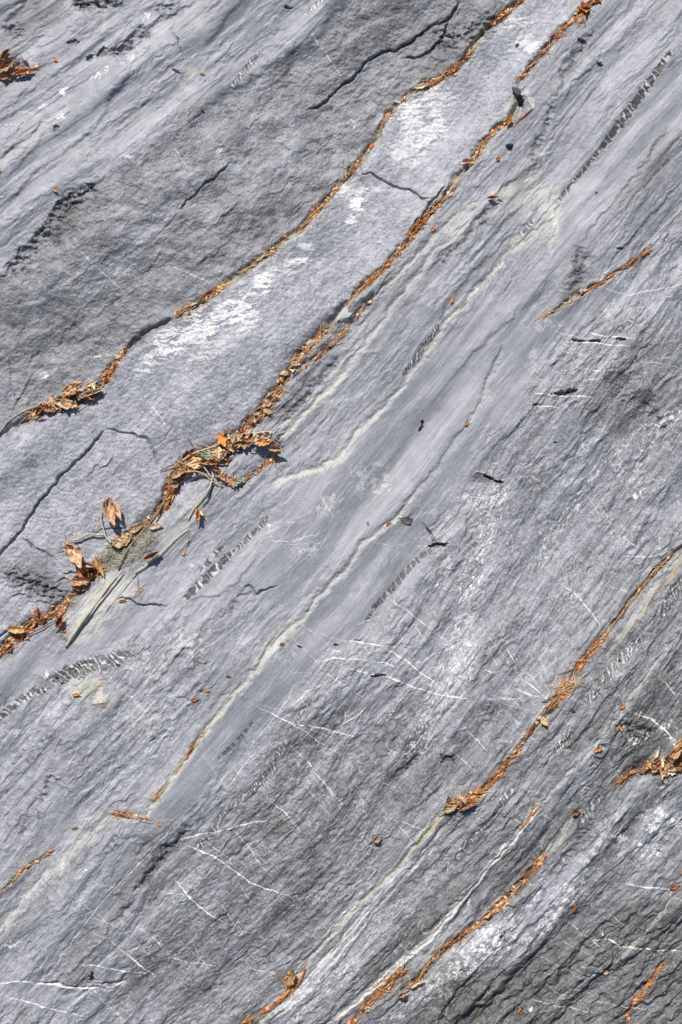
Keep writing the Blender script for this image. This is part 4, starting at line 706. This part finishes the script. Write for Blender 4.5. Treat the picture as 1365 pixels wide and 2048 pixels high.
leaf(30, 152, 18, 40, 13, 'orange', 'long orange leaf at the right end of the top left corner heap', curl=.4, fold=.8, roll=.8, lift=9)
leaf(118, 1252, 60, 26, 20, 'orange', 'orange ring shaped curled leaf on the pale silt left of the stalk', curl=1.3, fold=.5, roll=1.0, lift=6)
leaf(925, 325, 10, 24, 14, 'tan', 'tan leaf caught on the narrow bend of the second fissure', curl=.8, fold=.8, roll=.8, lift=5)
leaf(1022, 232, -110, 22, 14, 'yellow', 'ochre leaf scrap below the dark wedge stone', curl=.8, fold=.8, roll=.6, lift=5, full=False)
leaf(975, 398, 5, 22, 9, 'orange', 'lone bright orange leaf scrap on the pale silt patch', curl=.5, fold=.8, roll=.8, lift=4, full=False)
leaf(149, 1387, 8, 16, 7, 'orange', 'orange leaf scrap in the triangular silt hollow', curl=.5, fold=.5, roll=.6, lift=3, full=False)
for (x, y, a, L, w, m_, lb) in [(902,606,70,15,6,'orange','orange chip standing on the smooth band below the pale vein'),(560,1290,30,10,6,'orange','tiny orange leaf chip beside the long pale vein'),(1238,1414,50,13,7,'orange','tiny orange leaf chip at the end of a thin crack above the dark hollow'),
    (1182,1498,18,17,7,'orange','red orange chip left of the white looped vein'),(932,850,60,12,7,'yellow','orange tip of a leaf at the lower end of the pale silt groove'),(736,1050,85,8,4,'tan','left of two tiny tan flecks above the long pale vein'),(773,1051,35,13,5,'orange','right of two tiny flecks above the long pale vein'),
    (315,1645,-15,11,5,'orange','orange chip just right of the junction of pale grooves'),(145,1656,10,14,5,'brown','red brown chip left of the pale groove'),(385,1400,25,18,6,'orange','faded orange scrap on the rough slab above the long groove'),(454,1351,-5,10,4,'brown','brown speck of leaf on the rough slab'),(410,1380,10,12,4,'orange','orange scrap beside the small dark pit'),
    (401,149,0,10,4,'orange','orange chip beside the pale mud flakes'),(346,143,-10,16,4,'brown','brown chip left of the pale mud flakes'),(402,218,-30,7,5,'orange','tiny orange speck on the border of the dark slab'),(994,322,60,10,7,'orange','tiny orange chip below the round black pit'),(862,462,40,12,7,'orange','small orange chip right of the second fissure'),
    (1234,1448,-60,14,5,'orange','orange sliver inside the dark hollow'),(1148,1822,85,17,5,'orange','orange sliver standing on the glittering rock'),(1034,2028,60,18,9,'tan','lone tan scrap near the bottom edge right of the fissures'),(1360,1745,60,16,8,'orange','orange scrap at the right edge above the dark rock'),
    (1338,1774,20,20,9,'orange','orange scrap on the corner of the white vein at the right'),(1208,1948,20,10,7,'tan','tan chip in the dark lower right rock'),(110,380,-45,12,8,'tan','lone tan chip in the upper left streaked rock'),(108,118,-40,12,6,'orange','small orange chip above the upper left corner leaves'),(240,1203,15,14,6,'orange','orange chip at the right of the pale stalk'),(960,1630,40,10,6,'tan','tan chip below the lower needle heap'),(1140,1418,0,8,5,'brown','brown chip right of the needle bundle'),(1032,90,30,8,4,'brown','small brown chip on the light slab near the top')]:
    leaf(x, y, a, L, w, m_, lb, curl=.4, fold=.5, roll=.4, lift=.6, full=False, name='leaf_chip', cat='leaf chip')
def third(path, s_, TL):
    y0, y1 = path[0][1], path[-1][1]; t = s_ / TL
    if y0 > y1: t = 1 - t
    return 'upper' if t < .34 else 'middle' if t < .67 else 'lower'
CW = {'tan': 'tan', 'cream': 'cream', 'orange': 'orange', 'brown': 'dark brown', 'yellow': 'ochre', 'green': 'grey green'}
def scatter(path, hw, n, size, mats, label, group, lift=6, name='leaf_fragment', align=.5):
    cum = [0]
    for (a, b), (c, d) in zip(path[:-1], path[1:]): cum.append(cum[-1] + math.hypot(c - a, d - b))
    for k in range(n):
        s_ = R.uniform(0, cum[-1]); i = max(q for q in range(len(cum) - 1) if cum[q] <= s_); t = (s_ - cum[i]) / (cum[i + 1] - cum[i])
        dx, dy = path[i + 1][0] - path[i][0], path[i + 1][1] - path[i][1]
        x = path[i][0] + dx * t + R.gauss(0, hw * .45); y = path[i][1] + dy * t + R.gauss(0, hw * .45)
        a_ = math.degrees(math.atan2(-dy, dx)) + (R.gauss(0, 30) if R.random() < align else R.uniform(0, 360)); L = R.uniform(*size); mm_ = R.choice(mats)
        leaf(x - L * .5 * math.cos(math.radians(a_)), y + L * .5 * math.sin(math.radians(a_)), a_, L, L * R.uniform(.35, .75), mm_, ('%s %s %s, %s, %s part' % ('large' if L > size[0] + .66 * (size[1] - size[0]) else 'medium' if L > size[0] + .33 * (size[1] - size[0]) else 'small', CW[mm_], label, 'pointing up' if 45 < a_ % 180 < 135 else 'lying sideways', third(path, s_, cum[-1]))), curl=R.uniform(.2, 1), fold=R.uniform(.3, 1.1), roll=R.uniform(-.5, 1), lift=R.uniform(0, lift), tilt=R.uniform(-.5, .5), full=False, group=group, name=name, jag=.12, cat='leaf fragment')
MX = ['tan', 'tan', 'cream', 'cream', 'orange', 'brown', 'tan']
scatter([(500,868),(460,888),(425,915),(385,925),(355,945)], 21, 58, (14, 36), MX, 'leaf piece in the big leaf pile', 'leaf fragments of the big leaf pile', 12)
scatter([(355,945),(340,985),(325,1015)], 10, 20, (10, 24), MX, 'leaf piece below the leaf pile', 'leaf fragments below the big leaf pile', 8)
scatter([(430,940),(455,955),(478,965)], 9, 14, (12, 26), ['cream', 'cream', 'tan', 'green'], 'leaf piece right of the black gap', 'pale fragments at the foot of the pile', 7)
scatter([(205,770),(180,785),(140,795),(100,815),(60,835)], 11, 30, (10, 30), MX, 'leaf piece in upper left heap', 'leaf fragments of the upper left heap', 9)
scatter([(248,702),(225,735),(205,765)], 6, 14, (6, 14), MX, 'leaf bit above upper left heap', 'leaf fragments above the upper left heap', 5)
scatter([(600,715),(575,745),(555,785),(530,815),(500,850)], 10, 34, (7, 17), ['tan', 'orange', 'brown', 'tan', 'cream'], 'leaf bit above the leaf pile', 'leaf fragments of the strip above the pile', 7)
scatter([(200,1130),(180,1140),(160,1150)], 11, 16, (10, 22), ['orange', 'tan', 'orange', 'brown'], 'leaf bit below big curled leaf', 'orange fragments below the big curled leaf', 8)
scatter([(110,1225),(70,1245),(45,1270),(10,1295)], 10, 26, (8, 20), ['orange', 'tan', 'orange', 'brown', 'tan'], 'leaf bit in lowest left strip', 'leaf fragments of the lowest left strip', 6)
scatter([(1290,1535),(1320,1525),(1350,1510),(1358,1535),(1320,1538)], 12, 34, (10, 26), ['cream', 'tan', 'orange', 'cream', 'brown', 'yellow'], 'leaf piece in right hand heap', 'leaf fragments of the right hand heap', 12)
scatter([(965,1578),(940,1595),(905,1610)], 9, 18, (8, 20), ['orange', 'tan', 'cream', 'orange'], 'leaf bit in lower needle heap', 'leaf fragments of the lower needle heap', 6)
scatter([(0,155),(20,140),(40,148)], 12, 12, (12, 28), ['tan', 'orange', 'brown', 'cream'], 'leaf piece in top left corner', 'leaf fragments of the corner heap', 14)
scatter([(1190,4),(1170,18),(1155,30)], 8, 12, (8, 20), ['orange', 'tan', 'orange'], 'leaf bit atop second fissure', 'leaf fragments at the top of the fissure', 7)
scatter([(1022,228),(1005,250),(996,256)], 6, 10, (6, 14), ['brown', 'tan', 'yellow'], 'leaf bit below wedge stone', 'leaf fragments below the wedge stone', 5)

# ---- needles
def needle_mesh(name, L, bend, mat, seed):
    r = random.Random(seed); n = 8; pts = []
    for k in range(n + 1):
        t = k / n - .5; pts.append((t * L / 1000, (bend * L * (t * t - .1) + r.uniform(-.25, .25)) / 1000, (1.0 * math.cos(t * 3)) / 1000))
    V_, F_ = tube_geo(pts, lambda t: .0007 * (1 - .75 * abs(2 * t - 1) ** 3), 5)
    m_ = bpy.data.meshes.new(name); m_.from_pydata(V_, [], F_); m_.polygons.foreach_set('use_smooth', [True] * len(F_)); m_.materials.append(M[mat]); return m_
protos = []
for k in range(18):
    o = bpy.data.objects.new('pine_needle', needle_mesh('pine_needle', [34, 44, 54, 64, 50, 40][k % 6], R.uniform(-.45, .45), ['n_or', 'n_st', 'n_or'][k % 3] if k < 15 else 'n_br', k)); protos.append(o)
# path, half width, single needles, stuff needles, chips, angle scatter, straw share, where
STR = [
 (F1[:5], 6, 7, 130, 40, 14, .1, 'in the top strip beside the dark slab'),
 ([(948,92),(925,120),(905,138),(870,158),(835,176)], 6, 16, 230, 60, 13, .25, 'in the upper strip above the white crusted slab'),
 ([(830,176),(800,200),(775,225),(762,255),(745,285)], 3, 5, 46, 10, 14, .3, 'in the thin strip beside the white crusted slab'),
 ([(740,292),(715,325),(690,352),(662,388)], 4, 7, 90, 22, 12, .4, 'beside the dark slab below the white crust'),
 ([(658,395),(630,430),(600,460),(565,485),(535,508)], 5, 11, 170, 50, 13, .3, 'midway down the dark slab border'),
 ([(535,508),(510,528),(475,552)], 4, 8, 70, 10, 10, .7, 'in the straw coloured stretch of the dark slab border'),
 ([(455,570),(430,590),(405,606),(375,622),(352,635)], 6, 14, 180, 50, 14, .35, 'above the flaky white patch'),
 ([(250,700),(225,735),(205,765)], 7, 8, 120, 60, 25, .4, 'in the strip above the upper left heap'),
 ([(205,770),(170,790),(130,800),(80,825),(45,838)], 10, 16, 200, 90, 28, .5, 'in the upper left leaf heap'),
 ([(1200,-8),(1178,14),(1150,36)], 7, 9, 150, 60, 22, .1, 'at the very top of the second fissure'),
 ([(1150,36),(1120,65),(1100,92),(1070,122),(1038,158)], 4, 12, 170, 34, 10, .15, 'in the upper stretch of the second fissure'),
 ([(1170,30),(1155,55),(1150,78)], 2.5, 4, 16, 0, 10, .4, 'hanging in an arc right of the second fissure'),
 ([(1070,215),(1040,240),(1010,255),(985,268)], 2, 4, 24, 0, 6, .3, 'as a thin red line below the wedge stone'),
 ([(1012,245),(990,262),(965,290),(945,325)], 4, 6, 70, 24, 10, .4, 'below the wedge stone'),
 ([(930,340),(912,368),(890,398),(872,408)], 2.5, 6, 44, 6, 7, .6, 'in the thin stretch above the short black crack'),
 ([(880,405),(855,430),(835,455),(812,488),(790,512),(765,540)], 6, 20, 330, 90, 15, .12, 'in the bright orange stretch of the second fissure'),
 ([(765,540),(735,565),(712,588),(700,610)], 3.5, 8, 90, 20, 8, .4, 'below the bright orange stretch'),
 ([(652,658),(625,688),(600,715)], 5, 8, 120, 40, 14, .45, 'in the left branch above the tan stone'),
 ([(740,602),(700,650),(670,682),(640,710),(605,735)], 4, 14, 150, 30, 9, .5, 'in the right branch of the forked fissure'),
 ([(595,720),(572,748),(555,785),(530,815),(500,850)], 10, 18, 420, 120, 18, .6, 'in the thick strip above the big leaf pile'),
 ([(500,855),(460,882),(420,908),(372,925),(350,950)], 12, 20, 260, 110, 30, .45, 'in the big leaf pile'),
 ([(345,955),(335,1000),(310,1030),(278,1056)], 9, 14, 240, 80, 14, .4, 'in the neck between the leaf pile and the moss'),
 ([(556,885),(545,915),(520,940),(480,966)], 5, 10, 110, 34, 13, .35, 'in the loop right of the big leaf pile'),
 ([(215,1125),(185,1150),(160,1170),(138,1200),(112,1225)], 5, 7, 130, 40, 14, .2, 'between the curled leaf and the lowest left strip'),
 ([(112,1225),(70,1245),(35,1272),(0,1305),(-20,1320)], 11, 14, 380, 110, 20, .2, 'in the lowest left strip'),
 ([(130,1215),(122,1240),(132,1265)], 8, 5, 60, 16, 40, .3, 'around the ring shaped leaf'),
 ([(1350,1105),(1310,1145),(1280,1182),(1240,1232),(1205,1276)], 2.2, 7, 80, 8, 6, .3, 'in the thin upper right fissure'),
 ([(1205,1276),(1180,1305),(1160,1328),(1135,1368)], 5, 12, 200, 30, 12, .15, 'in the upper bundle of the right hand fissure'),
 ([(1168,1330),(1160,1355),(1135,1385)], 2, 3, 14, 0, 10, .6, 'arching to the right of the bundle'),
 ([(1130,1370),(1112,1395),(1090,1422)], 11, 16, 330, 30, 20, .3, 'in the thick knot of the right hand fissure'),
 ([(1088,1424),(1060,1455),(1042,1488)], 3, 6, 60, 16, 9, .35, 'below the thick knot'),
 ([(1040,1490),(1010,1530),(975,1570)], 5, 12, 200, 50, 14, .15, 'above the lower needle heap'),
 ([(975,1570),(940,1595),(895,1614)], 9, 9, 160, 70, 25, .3, 'in the lower needle heap'),
 ([(1232,1562),(1262,1543),(1300,1532)], 4, 12, 90, 20, 8, .1, 'curving left out of the right hand heap'),
 ([(1300,1530),(1330,1520),(1365,1508)], 12, 9, 150, 70, 40, .3, 'in the right hand leaf heap'),
 ([(1085,1712),(1060,1745),(1030,1780),(1000,1812),(970,1836)], 5, 12, 210, 60, 11, .15, 'in the fissure above the glittering rock'),
 ([(975,1834),(930,1865),(890,1890),(862,1918)], 5, 12, 190, 30, 10, .1, 'in the fissure along the glittering rock'),
 ([(862,1918),(845,1945),(820,1965)], 3.5, 4, 50, 20, 10, .2, 'at the lower end beside the glittering rock'),
 ([(808,1938),(780,1960),(755,1985),(728,2012),(700,2048)], 10, 18, 380, 60, 14, .15, 'in the bottom needle mat'),
 ([(590,1965),(570,1990),(545,2012),(490,2045)], 5, 12, 220, 50, 18, .08, 'below the fan shaped leaf at the bottom edge'),
 ([(1300,500),(1260,526),(1225,550),(1185,577),(1160,588)], 2.6, 9, 100, 12, 6, .15, 'in the short fissure at the right'),
 ([(1150,592),(1138,605),(1110,622),(1080,636)], 1.8, 3, 26, 4, 8, .6, 'at the faint lower end of the short right fissure'),
 ([(1335,1912),(1310,1950),(1290,1985),(1262,2010),(1256,2042)], 4, 9, 120, 20, 14, .1, 'in the dark bottom right corner'),
 ([(105,1700),(80,1720),(50,1737),(25,1765),(5,1782)], 3, 8, 80, 20, 9, .25, 'in the short strip at the lower left edge'),
 ([(412,1458),(375,1512),(340,1560),(300,1608)], 3, 9, 60, 4, 6, .4, 'lying in the long pale groove'),
 ([(228,1624),(262,1630),(300,1636)], 3.5, 6, 60, 26, 14, .05, 'at the junction of the pale grooves'),
 ([(1080,1605),(1060,1628),(1040,1655)], 2, 4, 26, 10, 6, .1, 'in the split pale line at lower right'),
 ([(210,1350),(200,1372),(188,1395),(200,1404),(222,1402)], 2.5, 4, 16, 2, 14, .3, 'in the triangular silt hollow'),
 ([(275,1140),(280,1180),(262,1205)], 3, 3, 12, 0, 14, .5, 'hanging below the moss tuft'),
 ([(375,1068),(378,1085),(366,1112)], 1.5, 3, 8, 3, 10, .3, 'in the small loose arc right of the moss'),
 ([(40,150),(62,142),(80,132)], 4, 4, 24, 12, 14, .2, 'at the top left corner heap'),
 ([(3,355),(0,340)], 2, 0, 10, 6, 14, .1, ''),
 ([(990,30),(1000,36)], 3, 0, 8, 4, 14, .1, ''),
]
SNV = []; SNF = []; SNC = []; voff = 0
def pos_on(path, s_):
    for (a, b), (c, d) in zip(path[:-1], path[1:]):
        L = math.hypot(c - a, d - b)
        if s_ <= L: return a + (c - a) * s_ / L, b + (d - b) * s_ / L, math.atan2(-(d - b), c - a)
        s_ -= L
    return c, d, math.atan2(-(d - b), c - a)
n_single = 0
def dens(s_, seed):
    v = .5 + .5 * math.sin(s_ / 13.0 + seed * 2.1) * math.sin(s_ / 31.0 + seed) + .35 * math.sin(s_ / 6.1 + seed * 5)
    return max(.015, min(1, v)) ** 1.6
def pick(TL, seed, a=0.0, b=1.0):
    for _ in range(12):
        s_ = R.uniform(a, b) * TL
        if R.random() < dens(s_, seed): break
    return s_
for pi_, (path, hw, ns, nn, nc, sc_, straw, where) in enumerate(STR):
    TL = sum(math.hypot(c - a, d - b) for (a, b), (c, d) in zip(path[:-1], path[1:]))
    for k in range(int(nn * (.45 if pi_ in (1, 2, 3, 4, 5, 6, 15, 24, 35, 38) else .72))):
        L = R.uniform(8, min(46, max(14, TL * .55))); s0_ = pick(TL, pi_); x, y, a_ = pos_on(path, s0_); off = R.gauss(0, hw * .5) * (.3 + 1.0 * dens(s0_, pi_))
        a_ += math.radians(R.gauss(0, sc_)) if R.random() < .72 else R.uniform(-1.3, 1.3)
        x += off * .7; y += off * .7; bd = R.uniform(-.012, .012); pts = []; lf = abs(R.gauss(0, 1)) * (.8 + hw * .24) * max(.1, 1 - abs(off) / (hw * 1.3)) + .4; pitch_ = R.gauss(0, .09)
        aa = a_ - bd * L / 2; px_, py_ = x - math.cos(a_) * L / 2, y + math.sin(a_) * L / 2
        for q in range(5):
            pts.append(world(px_, py_, surf(px_, py_, .8) + lf + pitch_ * L * (q / 4 - .5))); aa += bd * L / 5; px_ += math.cos(aa) * L / 4; py_ -= math.sin(aa) * L / 4
        V_, F_ = tube_geo(pts, lambda t: .00056 * (1 - .6 * abs(2 * t - 1) ** 3), 3)
        SNV += V_; SNF += [tuple(q + voff for q in f) for f in F_]; c_ = (.66 + .34 * R.random()) if R.random() < straw + .16 else R.uniform(0, .6) ** 1.15; SNC += [c_] * len(V_); voff += len(V_)
    for k in range(nc):
        x, y, a_ = pos_on(path, pick(TL, pi_)); sp_ = 2.6 if R.random() < .12 else .5; x += R.gauss(0, hw * sp_); y += R.gauss(0, hw * sp_); L = R.uniform(1.8, 5.5) if sp_ < 1 else R.uniform(.7, 1.8); w_ = L * R.uniform(.3, .8); a_ += R.gauss(0, .9)
        z = surf(x, y, .8) + abs(R.gauss(0, .8)) * (1 + hw * .2) * (sp_ < 1) + .6; ux, uy = math.cos(a_), math.sin(a_); V_ = []
        for (p_, q_, h_) in ((-1, -.6, R.uniform(-1, 1)), (-.2, -1, R.uniform(-1, 2)), (1, -.4, R.uniform(-1, 1)), (.8, .7, R.uniform(-1, 2)), (-.3, 1, R.uniform(-1, 1)), (-1, .5, R.uniform(-1, 1))):
            V_.append(world(x + ux * p_ * L - uy * q_ * w_, y - uy * p_ * L - ux * q_ * w_, z + h_ * .9))
        V_ += [v + Vector((0, 0, .0007)) for v in V_]
        F_ = [(0, 5, 4, 3, 2, 1), (6, 7, 8, 9, 10, 11)] + [(i_, (i_ + 1) % 6, (i_ + 1) % 6 + 6, i_ + 6) for i_ in range(6)]
        SNV += V_; SNF += [tuple(q + voff for q in f) for f in F_]; c_ = R.uniform(.7, 1.0) if R.random() < straw * .8 + .22 else R.uniform(0, .7); SNC += [c_] * 12; voff += 12
    for k in range(ns * 3 // 5 if ns != 3 else 2):
        pr = R.choice(protos[1::3] if R.random() < straw else protos); o = pr.copy(); COL.objects.link(o); L = max(v.co.x for v in pr.data.vertices) * 2000
        ss_ = pick(TL, pi_, .12, .88); x, y, a_ = pos_on(path, ss_); off = R.gauss(0, hw * .5); x += off * .7; y += off * .7; s_ = R.uniform(.75, 1.1) if TL > 60 else R.uniform(.5, .8)
        stray = R.random() < .16
        a_ += math.radians(R.gauss(0, sc_ * .8)) if not stray else R.uniform(-1.3, 1.3)
        x0, y0, x1, y1 = x - math.cos(a_) * L * s_ / 2, y + math.sin(a_) * L * s_ / 2, x + math.cos(a_) * L * s_ / 2, y - math.sin(a_) * L * s_ / 2
        z0, z1, zc = surf(x0, y0, 1), surf(x1, y1, 1), surf(x, y, 1); up_ = 1.2 + hw * .3 + R.uniform(0, 2)
        up_ += max(0, (zc - (z0 + z1) / 2) * .8)
        o.scale = (s_, s_, 1); o.location = world(x, y, (z0 + z1) / 2 + up_); o.rotation_euler = (0, -math.atan2((z1 - z0), L * s_), a_)
        ad_ = math.degrees(a_) % 180
        cw_ = {'n_or': 'orange', 'n_st': 'straw', 'n_br': 'dark brown'}[[k_ for k_ in ('n_or', 'n_st', 'n_br') if M[k_] == pr.data.materials[0]][0]]
        tagit(o, '%s %s needle, %s part, %s' % ('long' if L * s_ > 46 else 'short', cw_, third(path, ss_, TL), where), 'pine needle', 'pine needles ' + where); n_single += 1
print('single needles', n_single, 'stuff verts', voff, 'leaves', leaf_no)
m_, nt, b = new_mat('needle_litter_colours'); at_ = nt.nodes.new('ShaderNodeAttribute'); at_.attribute_name = 'shade'; rp = nt.nodes.new('ShaderNodeValToRGB')
el = rp.color_ramp.elements; el[0].position = 0; el[0].color = (.07, .025, .012, 1); el[1].position = 1; el[1].color = (.68, .55, .36, 1)
for p_, c_ in ((.12, (.34, .085, .018)), (.32, (.66, .20, .04)), (.55, (.66, .33, .12)), (.70, (.58, .41, .23))): e_ = el.new(p_); e_.color = (*c_, 1)
nt.links.new(at_.outputs['Fac'], rp.inputs[0]); nt.links.new(rp.outputs[0], b.inputs['Base Color']); b.inputs['Roughness'].default_value = .55
o = mesh_obj('pine_needle_litter', SNV, SNF, m_); a2 = o.data.attributes.new('shade', 'FLOAT', 'POINT'); a2.data.foreach_set('value', np.array(SNC, f4))
tagit(o, 'orange brown pine needle and leaf crumb litter packed into the fissures of the rock', 'needle litter', None, 'stuff')

# ---- twigs and stalks (x, y, lift above the rock, all in mm)
def twig(pts, r0, r1, mat, name, label, cat, node=0, squash=1.0):
    P_ = smooth_path(pts, 5); Q = []
    for k, (x, y, l) in enumerate(P_): Q.append(world(x + R.uniform(-.4, .4), y + R.uniform(-.4, .4), surf(x, y, 1) + l))
    n_ = len(Q); o = mesh_obj(name, *tube_geo(Q, lambda t: (r0 + (r1 - r0) * t) / 1000 * (1 + node * (1 if int(t * 20) % 6 == 3 else 0)), 8, squash), M[mat]); tagit(o, label, cat); return o
twig([(246,1140,12),(222,1168,11),(190,1212,9),(160,1252,6),(134,1292,4)], 2.0, 3.0, 'straw', 'dry_stalk', 'long thick pale stalk slanting down over the silt below the moss tuft', 'stalk', .05, .7)
twig([(272,1143,9),(250,1172,8),(228,1200,6),(206,1232,3)], .9, .6, 'straw', 'dry_stalk', 'thin pale stalk just right of the long thick one', 'stalk')
twig([(338,982,14),(318,1020,15),(300,1045,15),(272,1078,14),(252,1105,13),(236,1135,11)], 1.4, 2.0, 'twig', 'twig', 'brown grey twig crossing the moss tuft', 'twig', .12)
twig([(322,1012,10),(312,1040,9),(300,1062,8)], 1.4, 1.2, 'straw', 'dry_stalk', 'short pale stalk beside the twig above the moss', 'stalk')
twig([(140,1081,8),(158,1078,9),(178,1068,10),(196,1070,9),(210,1069,7)], 2.0, 1.6, 'twig', 'twig', 'angular grey twig between the big curled leaf and the leaf stalk', 'twig', .25)
twig([(203,1006,13),(201,1030,10),(207,1060,8),(214,1078,9),(237,1098,9)], 1.1, 1.5, 'straw', 'leaf_stalk', 'curved grey leaf stalk under the leaf standing alone on the slab', 'stalk')
twig([(132,1088,9),(122,1100,5),(112,1106,2)], .9, .5, 'n_br_' if 0 else 'n_br', 'twig', 'short dark stem left of the big curled leaf', 'twig')
twig([(-20,880,3),(0,862,3),(18,840,4),(50,820,5),(82,806,7),(104,786,8)], 1.2, 1.0, 'straw', 'leaf_stalk', 'long curved cream stalk reaching the left edge from the upper left heap', 'stalk')
twig([(206,780,6),(190,800,3),(172,812,2),(154,822,2)], .9, .7, 'straw', 'leaf_stalk', 'thin cream stalk bowed below the rolled leaf of the upper left heap', 'stalk')
twig([(426,955,10),(420,975,9),(402,1000,6),(388,1018,4),(376,1040,3)], 1.9, 1.1, 'straw', 'leaf_stalk', 'pale curved stalk hanging below the big leaf pile', 'stalk')
twig([(378,1058,4),(358,1072,5),(338,1090,6),(322,1106,7),(296,1128,7),(270,1145,6)], 1.0, 1.4, 'straw', 'leaf_stalk', 'slender cream stalk reaching from the right towards the moss tuft', 'stalk')
twig([(136,1204,6),(130,1225,6),(112,1240,7),(80,1258,9),(45,1275,8)], .9, 1.2, 'n_br', 'twig', 'thin red brown twig across the lowest left strip', 'twig')
twig([(559,884,12),(540,870,15),(510,866,18),(470,872,17),(430,892,16),(390,905,14),(350,930,12)], 1.1, 1.3, 'straw', 'leaf_stalk', 'long thin stalk arching over the top edge of the big leaf pile', 'stalk')
twig([(560,884,10),(548,895,12),(532,900,10)], 1.0, 1.0, 'twig', 'twig', 'short bent twig at the far right end of the big leaf pile', 'twig')
twig([(352,950,12),(376,943,15),(398,944,16),(414,952,14),(428,964,10),(446,972,6)], 1.8, 1.1, 'n_st', 'twig', 'arched tan twig along the black gap below the leaf pile', 'twig')
twig([(398,918,18),(412,938,19),(424,955,14)], 1.0, 1.0, 'straw', 'leaf_stalk', 'straight pale stalk crossing the middle of the leaf pile', 'stalk')
twig([(1360,1484,24),(1338,1494,20),(1325,1510,14),(1314,1528,8)], 1.6, .9, 'brown', 'twig', 'dark brown twig leaning on the right hand leaf heap', 'twig')
twig([(1322,1530,8),(1338,1515,13),(1352,1500,16)], 1.3, .9, 'brown', 'twig', 'short dark twig inside the right hand leaf heap', 'twig')
twig([(376,876,3),(386,892,6),(396,906,10)], .8, .9, 'n_br', 'twig', 'brown stem sticking up to the left from the top of the leaf pile', 'twig')
twig([(320,943,3),(335,934,6),(352,928,9)], .8, 1.1, 'n_br', 'twig', 'thorny brown stem sticking out left of the leaf pile', 'twig')
twig([(1096,1398,3),(1082,1401,4),(1112,1385,7)], .5, 1.0, 'n_br', 'twig', 'dark little stem sticking out left of the needle knot', 'twig')
twig([(1112,1348,3),(1128,1342,5),(1140,1335,7)], .6, 1.3, 'n_br', 'twig', 'dark pointed stem left of the upper needle bundle', 'twig')
twig([(1256,1212,3),(1248,1226,4),(1242,1236,3)], .8, 1.1, 'n_br', 'twig', 'dark straight stem beside the thin upper right fissure', 'twig')
twig([(1010,1808,3),(1022,1807,4),(1030,1811,2)], .7, .5, 'n_br', 'twig', 'dark hooked stem right of the fissure above the glittering rock', 'twig')
twig([(548,1936,3),(556,1950,5),(568,1966,8)], .6, .8, 'n_br', 'twig', 'thin dark stem left of the fan shaped leaf', 'twig')
twig([(592,1970,6),(602,1958,6),(611,1934,4)], 1.0, 2.2, 'orange', 'twig', 'orange strip of bark right of the fan shaped leaf', 'twig', 0, .5)

# ---- dry moss tuft: one tangle of fine curled fibres
VV, FF = [], []
for k in range(1500):
    t = R.random(); cx, cy = 300 - 108 * t, 1070 + 66 * t; rad_ = 17 + 15 * math.sin(math.pi * min(1, t * 1.1))
    rr = rad_ * math.sqrt(R.random()); a_ = R.uniform(0, 6.28); x = cx + rr * math.cos(a_) * .95; y = cy + rr * math.sin(a_) * .95
    h_ = (1 - (rr / rad_) ** 2) * 8 + .5; hd = R.uniform(0, 6.28); cv = R.uniform(-.35, .35); pts = []; zz = surf(x, y, 1) + h_ * R.uniform(.5, 1.1)
    for q in range(6):
        pts.append(world(x, y, zz)); x += math.cos(hd) * 2.1; y += math.sin(hd) * 2.1; hd += cv; zz += R.uniform(-.8, .8)
    v_, f_ = tube_geo(pts, .00036, 3); FF += [tuple(q + len(VV) for q in f) for f in f_]; VV += v_
o = mesh_obj('moss_tuft', VV, FF, M['moss']); tagit(o, 'flat grey green tuft of dry curly moss crossed by a brown twig', 'moss')

# ---- loose stones
def stone(x, y, a, b_, c, ang, mat, label, lift=0, seed=1, facets=.25):
    r = random.Random(seed); bm = bmesh.new(); bmesh.ops.create_icosphere(bm, subdivisions=4, radius=1)
    pl_ = [Vector((r.gauss(0, 1), r.gauss(0, 1), r.gauss(0, .8))).normalized() for _ in range(11)]; of = [r.uniform(.45, .75) for _ in pl_]
    for v in bm.verts:
        for n_, d_ in zip(pl_, of):
            e_ = v.co.dot(n_) - d_
            if e_ > 0: v.co -= n_ * e_
        v.co *= 1 + .03 * math.sin(v.co.x * 9 + seed) * math.cos(v.co.y * 11)
        v.co = Vector((v.co.x * a, v.co.y * b_, v.co.z * c)) / 1000
    me_ = bpy.data.meshes.new('stone'); bm.to_mesh(me_); bm.free(); me_.materials.append(M[mat])
    o = bpy.data.objects.new('stone', me_); COL.objects.link(o); o.location = world(x, y, surf(x, y, 1) + lift); o.rotation_euler = (0, 0, math.radians(ang)); tagit(o, label, 'stone')
import bmesh
stone(1034, 184, 8, 15, 11, 30, 'stone', 'dark wedge shaped stone stuck in the second fissure above a black hollow', 6, 3)
stone(1064, 206, 8, 17, 3, 10, 'pale_stone', 'pale flat stone right of the dark wedge stone', 1, 4)
stone(690, 628, 24, 12, 6, 45, 'pale_stone', 'pale grey stone flake lying in the fork of the fissure', 2, 5)
stone(621, 686, 12, 9, 7, 40, 'tanstone', 'smooth tan stone in the left branch of the fork', 4, 6)
stone(607, 694, 4.5, 4, 4, 0, 'pale_stone', 'small white stone touching the tan stone', 4, 7)
stone(568, 746, 11, 7, 5, 15, 'tanstone', 'flat tan stone sunk in the thick strip of litter', 9, 8)
stone(1161, 583, 6, 8, 6, -20, 'tanstone', 'small tan brown stone in the short fissure at the right', 4, 9)
stone(813, 1041, 18, 8, 6, -8, 'stone', 'dark block of stone in the smooth band beside the black crack', 0, 10)
stone(386, 612, 13, 6, 5, 25, 'pale_stone', 'white stone flake under the needles above the flaky white patch', 3, 11)
stone(796, 199, 11, 4, 4, -12, 'pale_stone', 'thin white stone splinter on the dark slab edge', 3, 12)
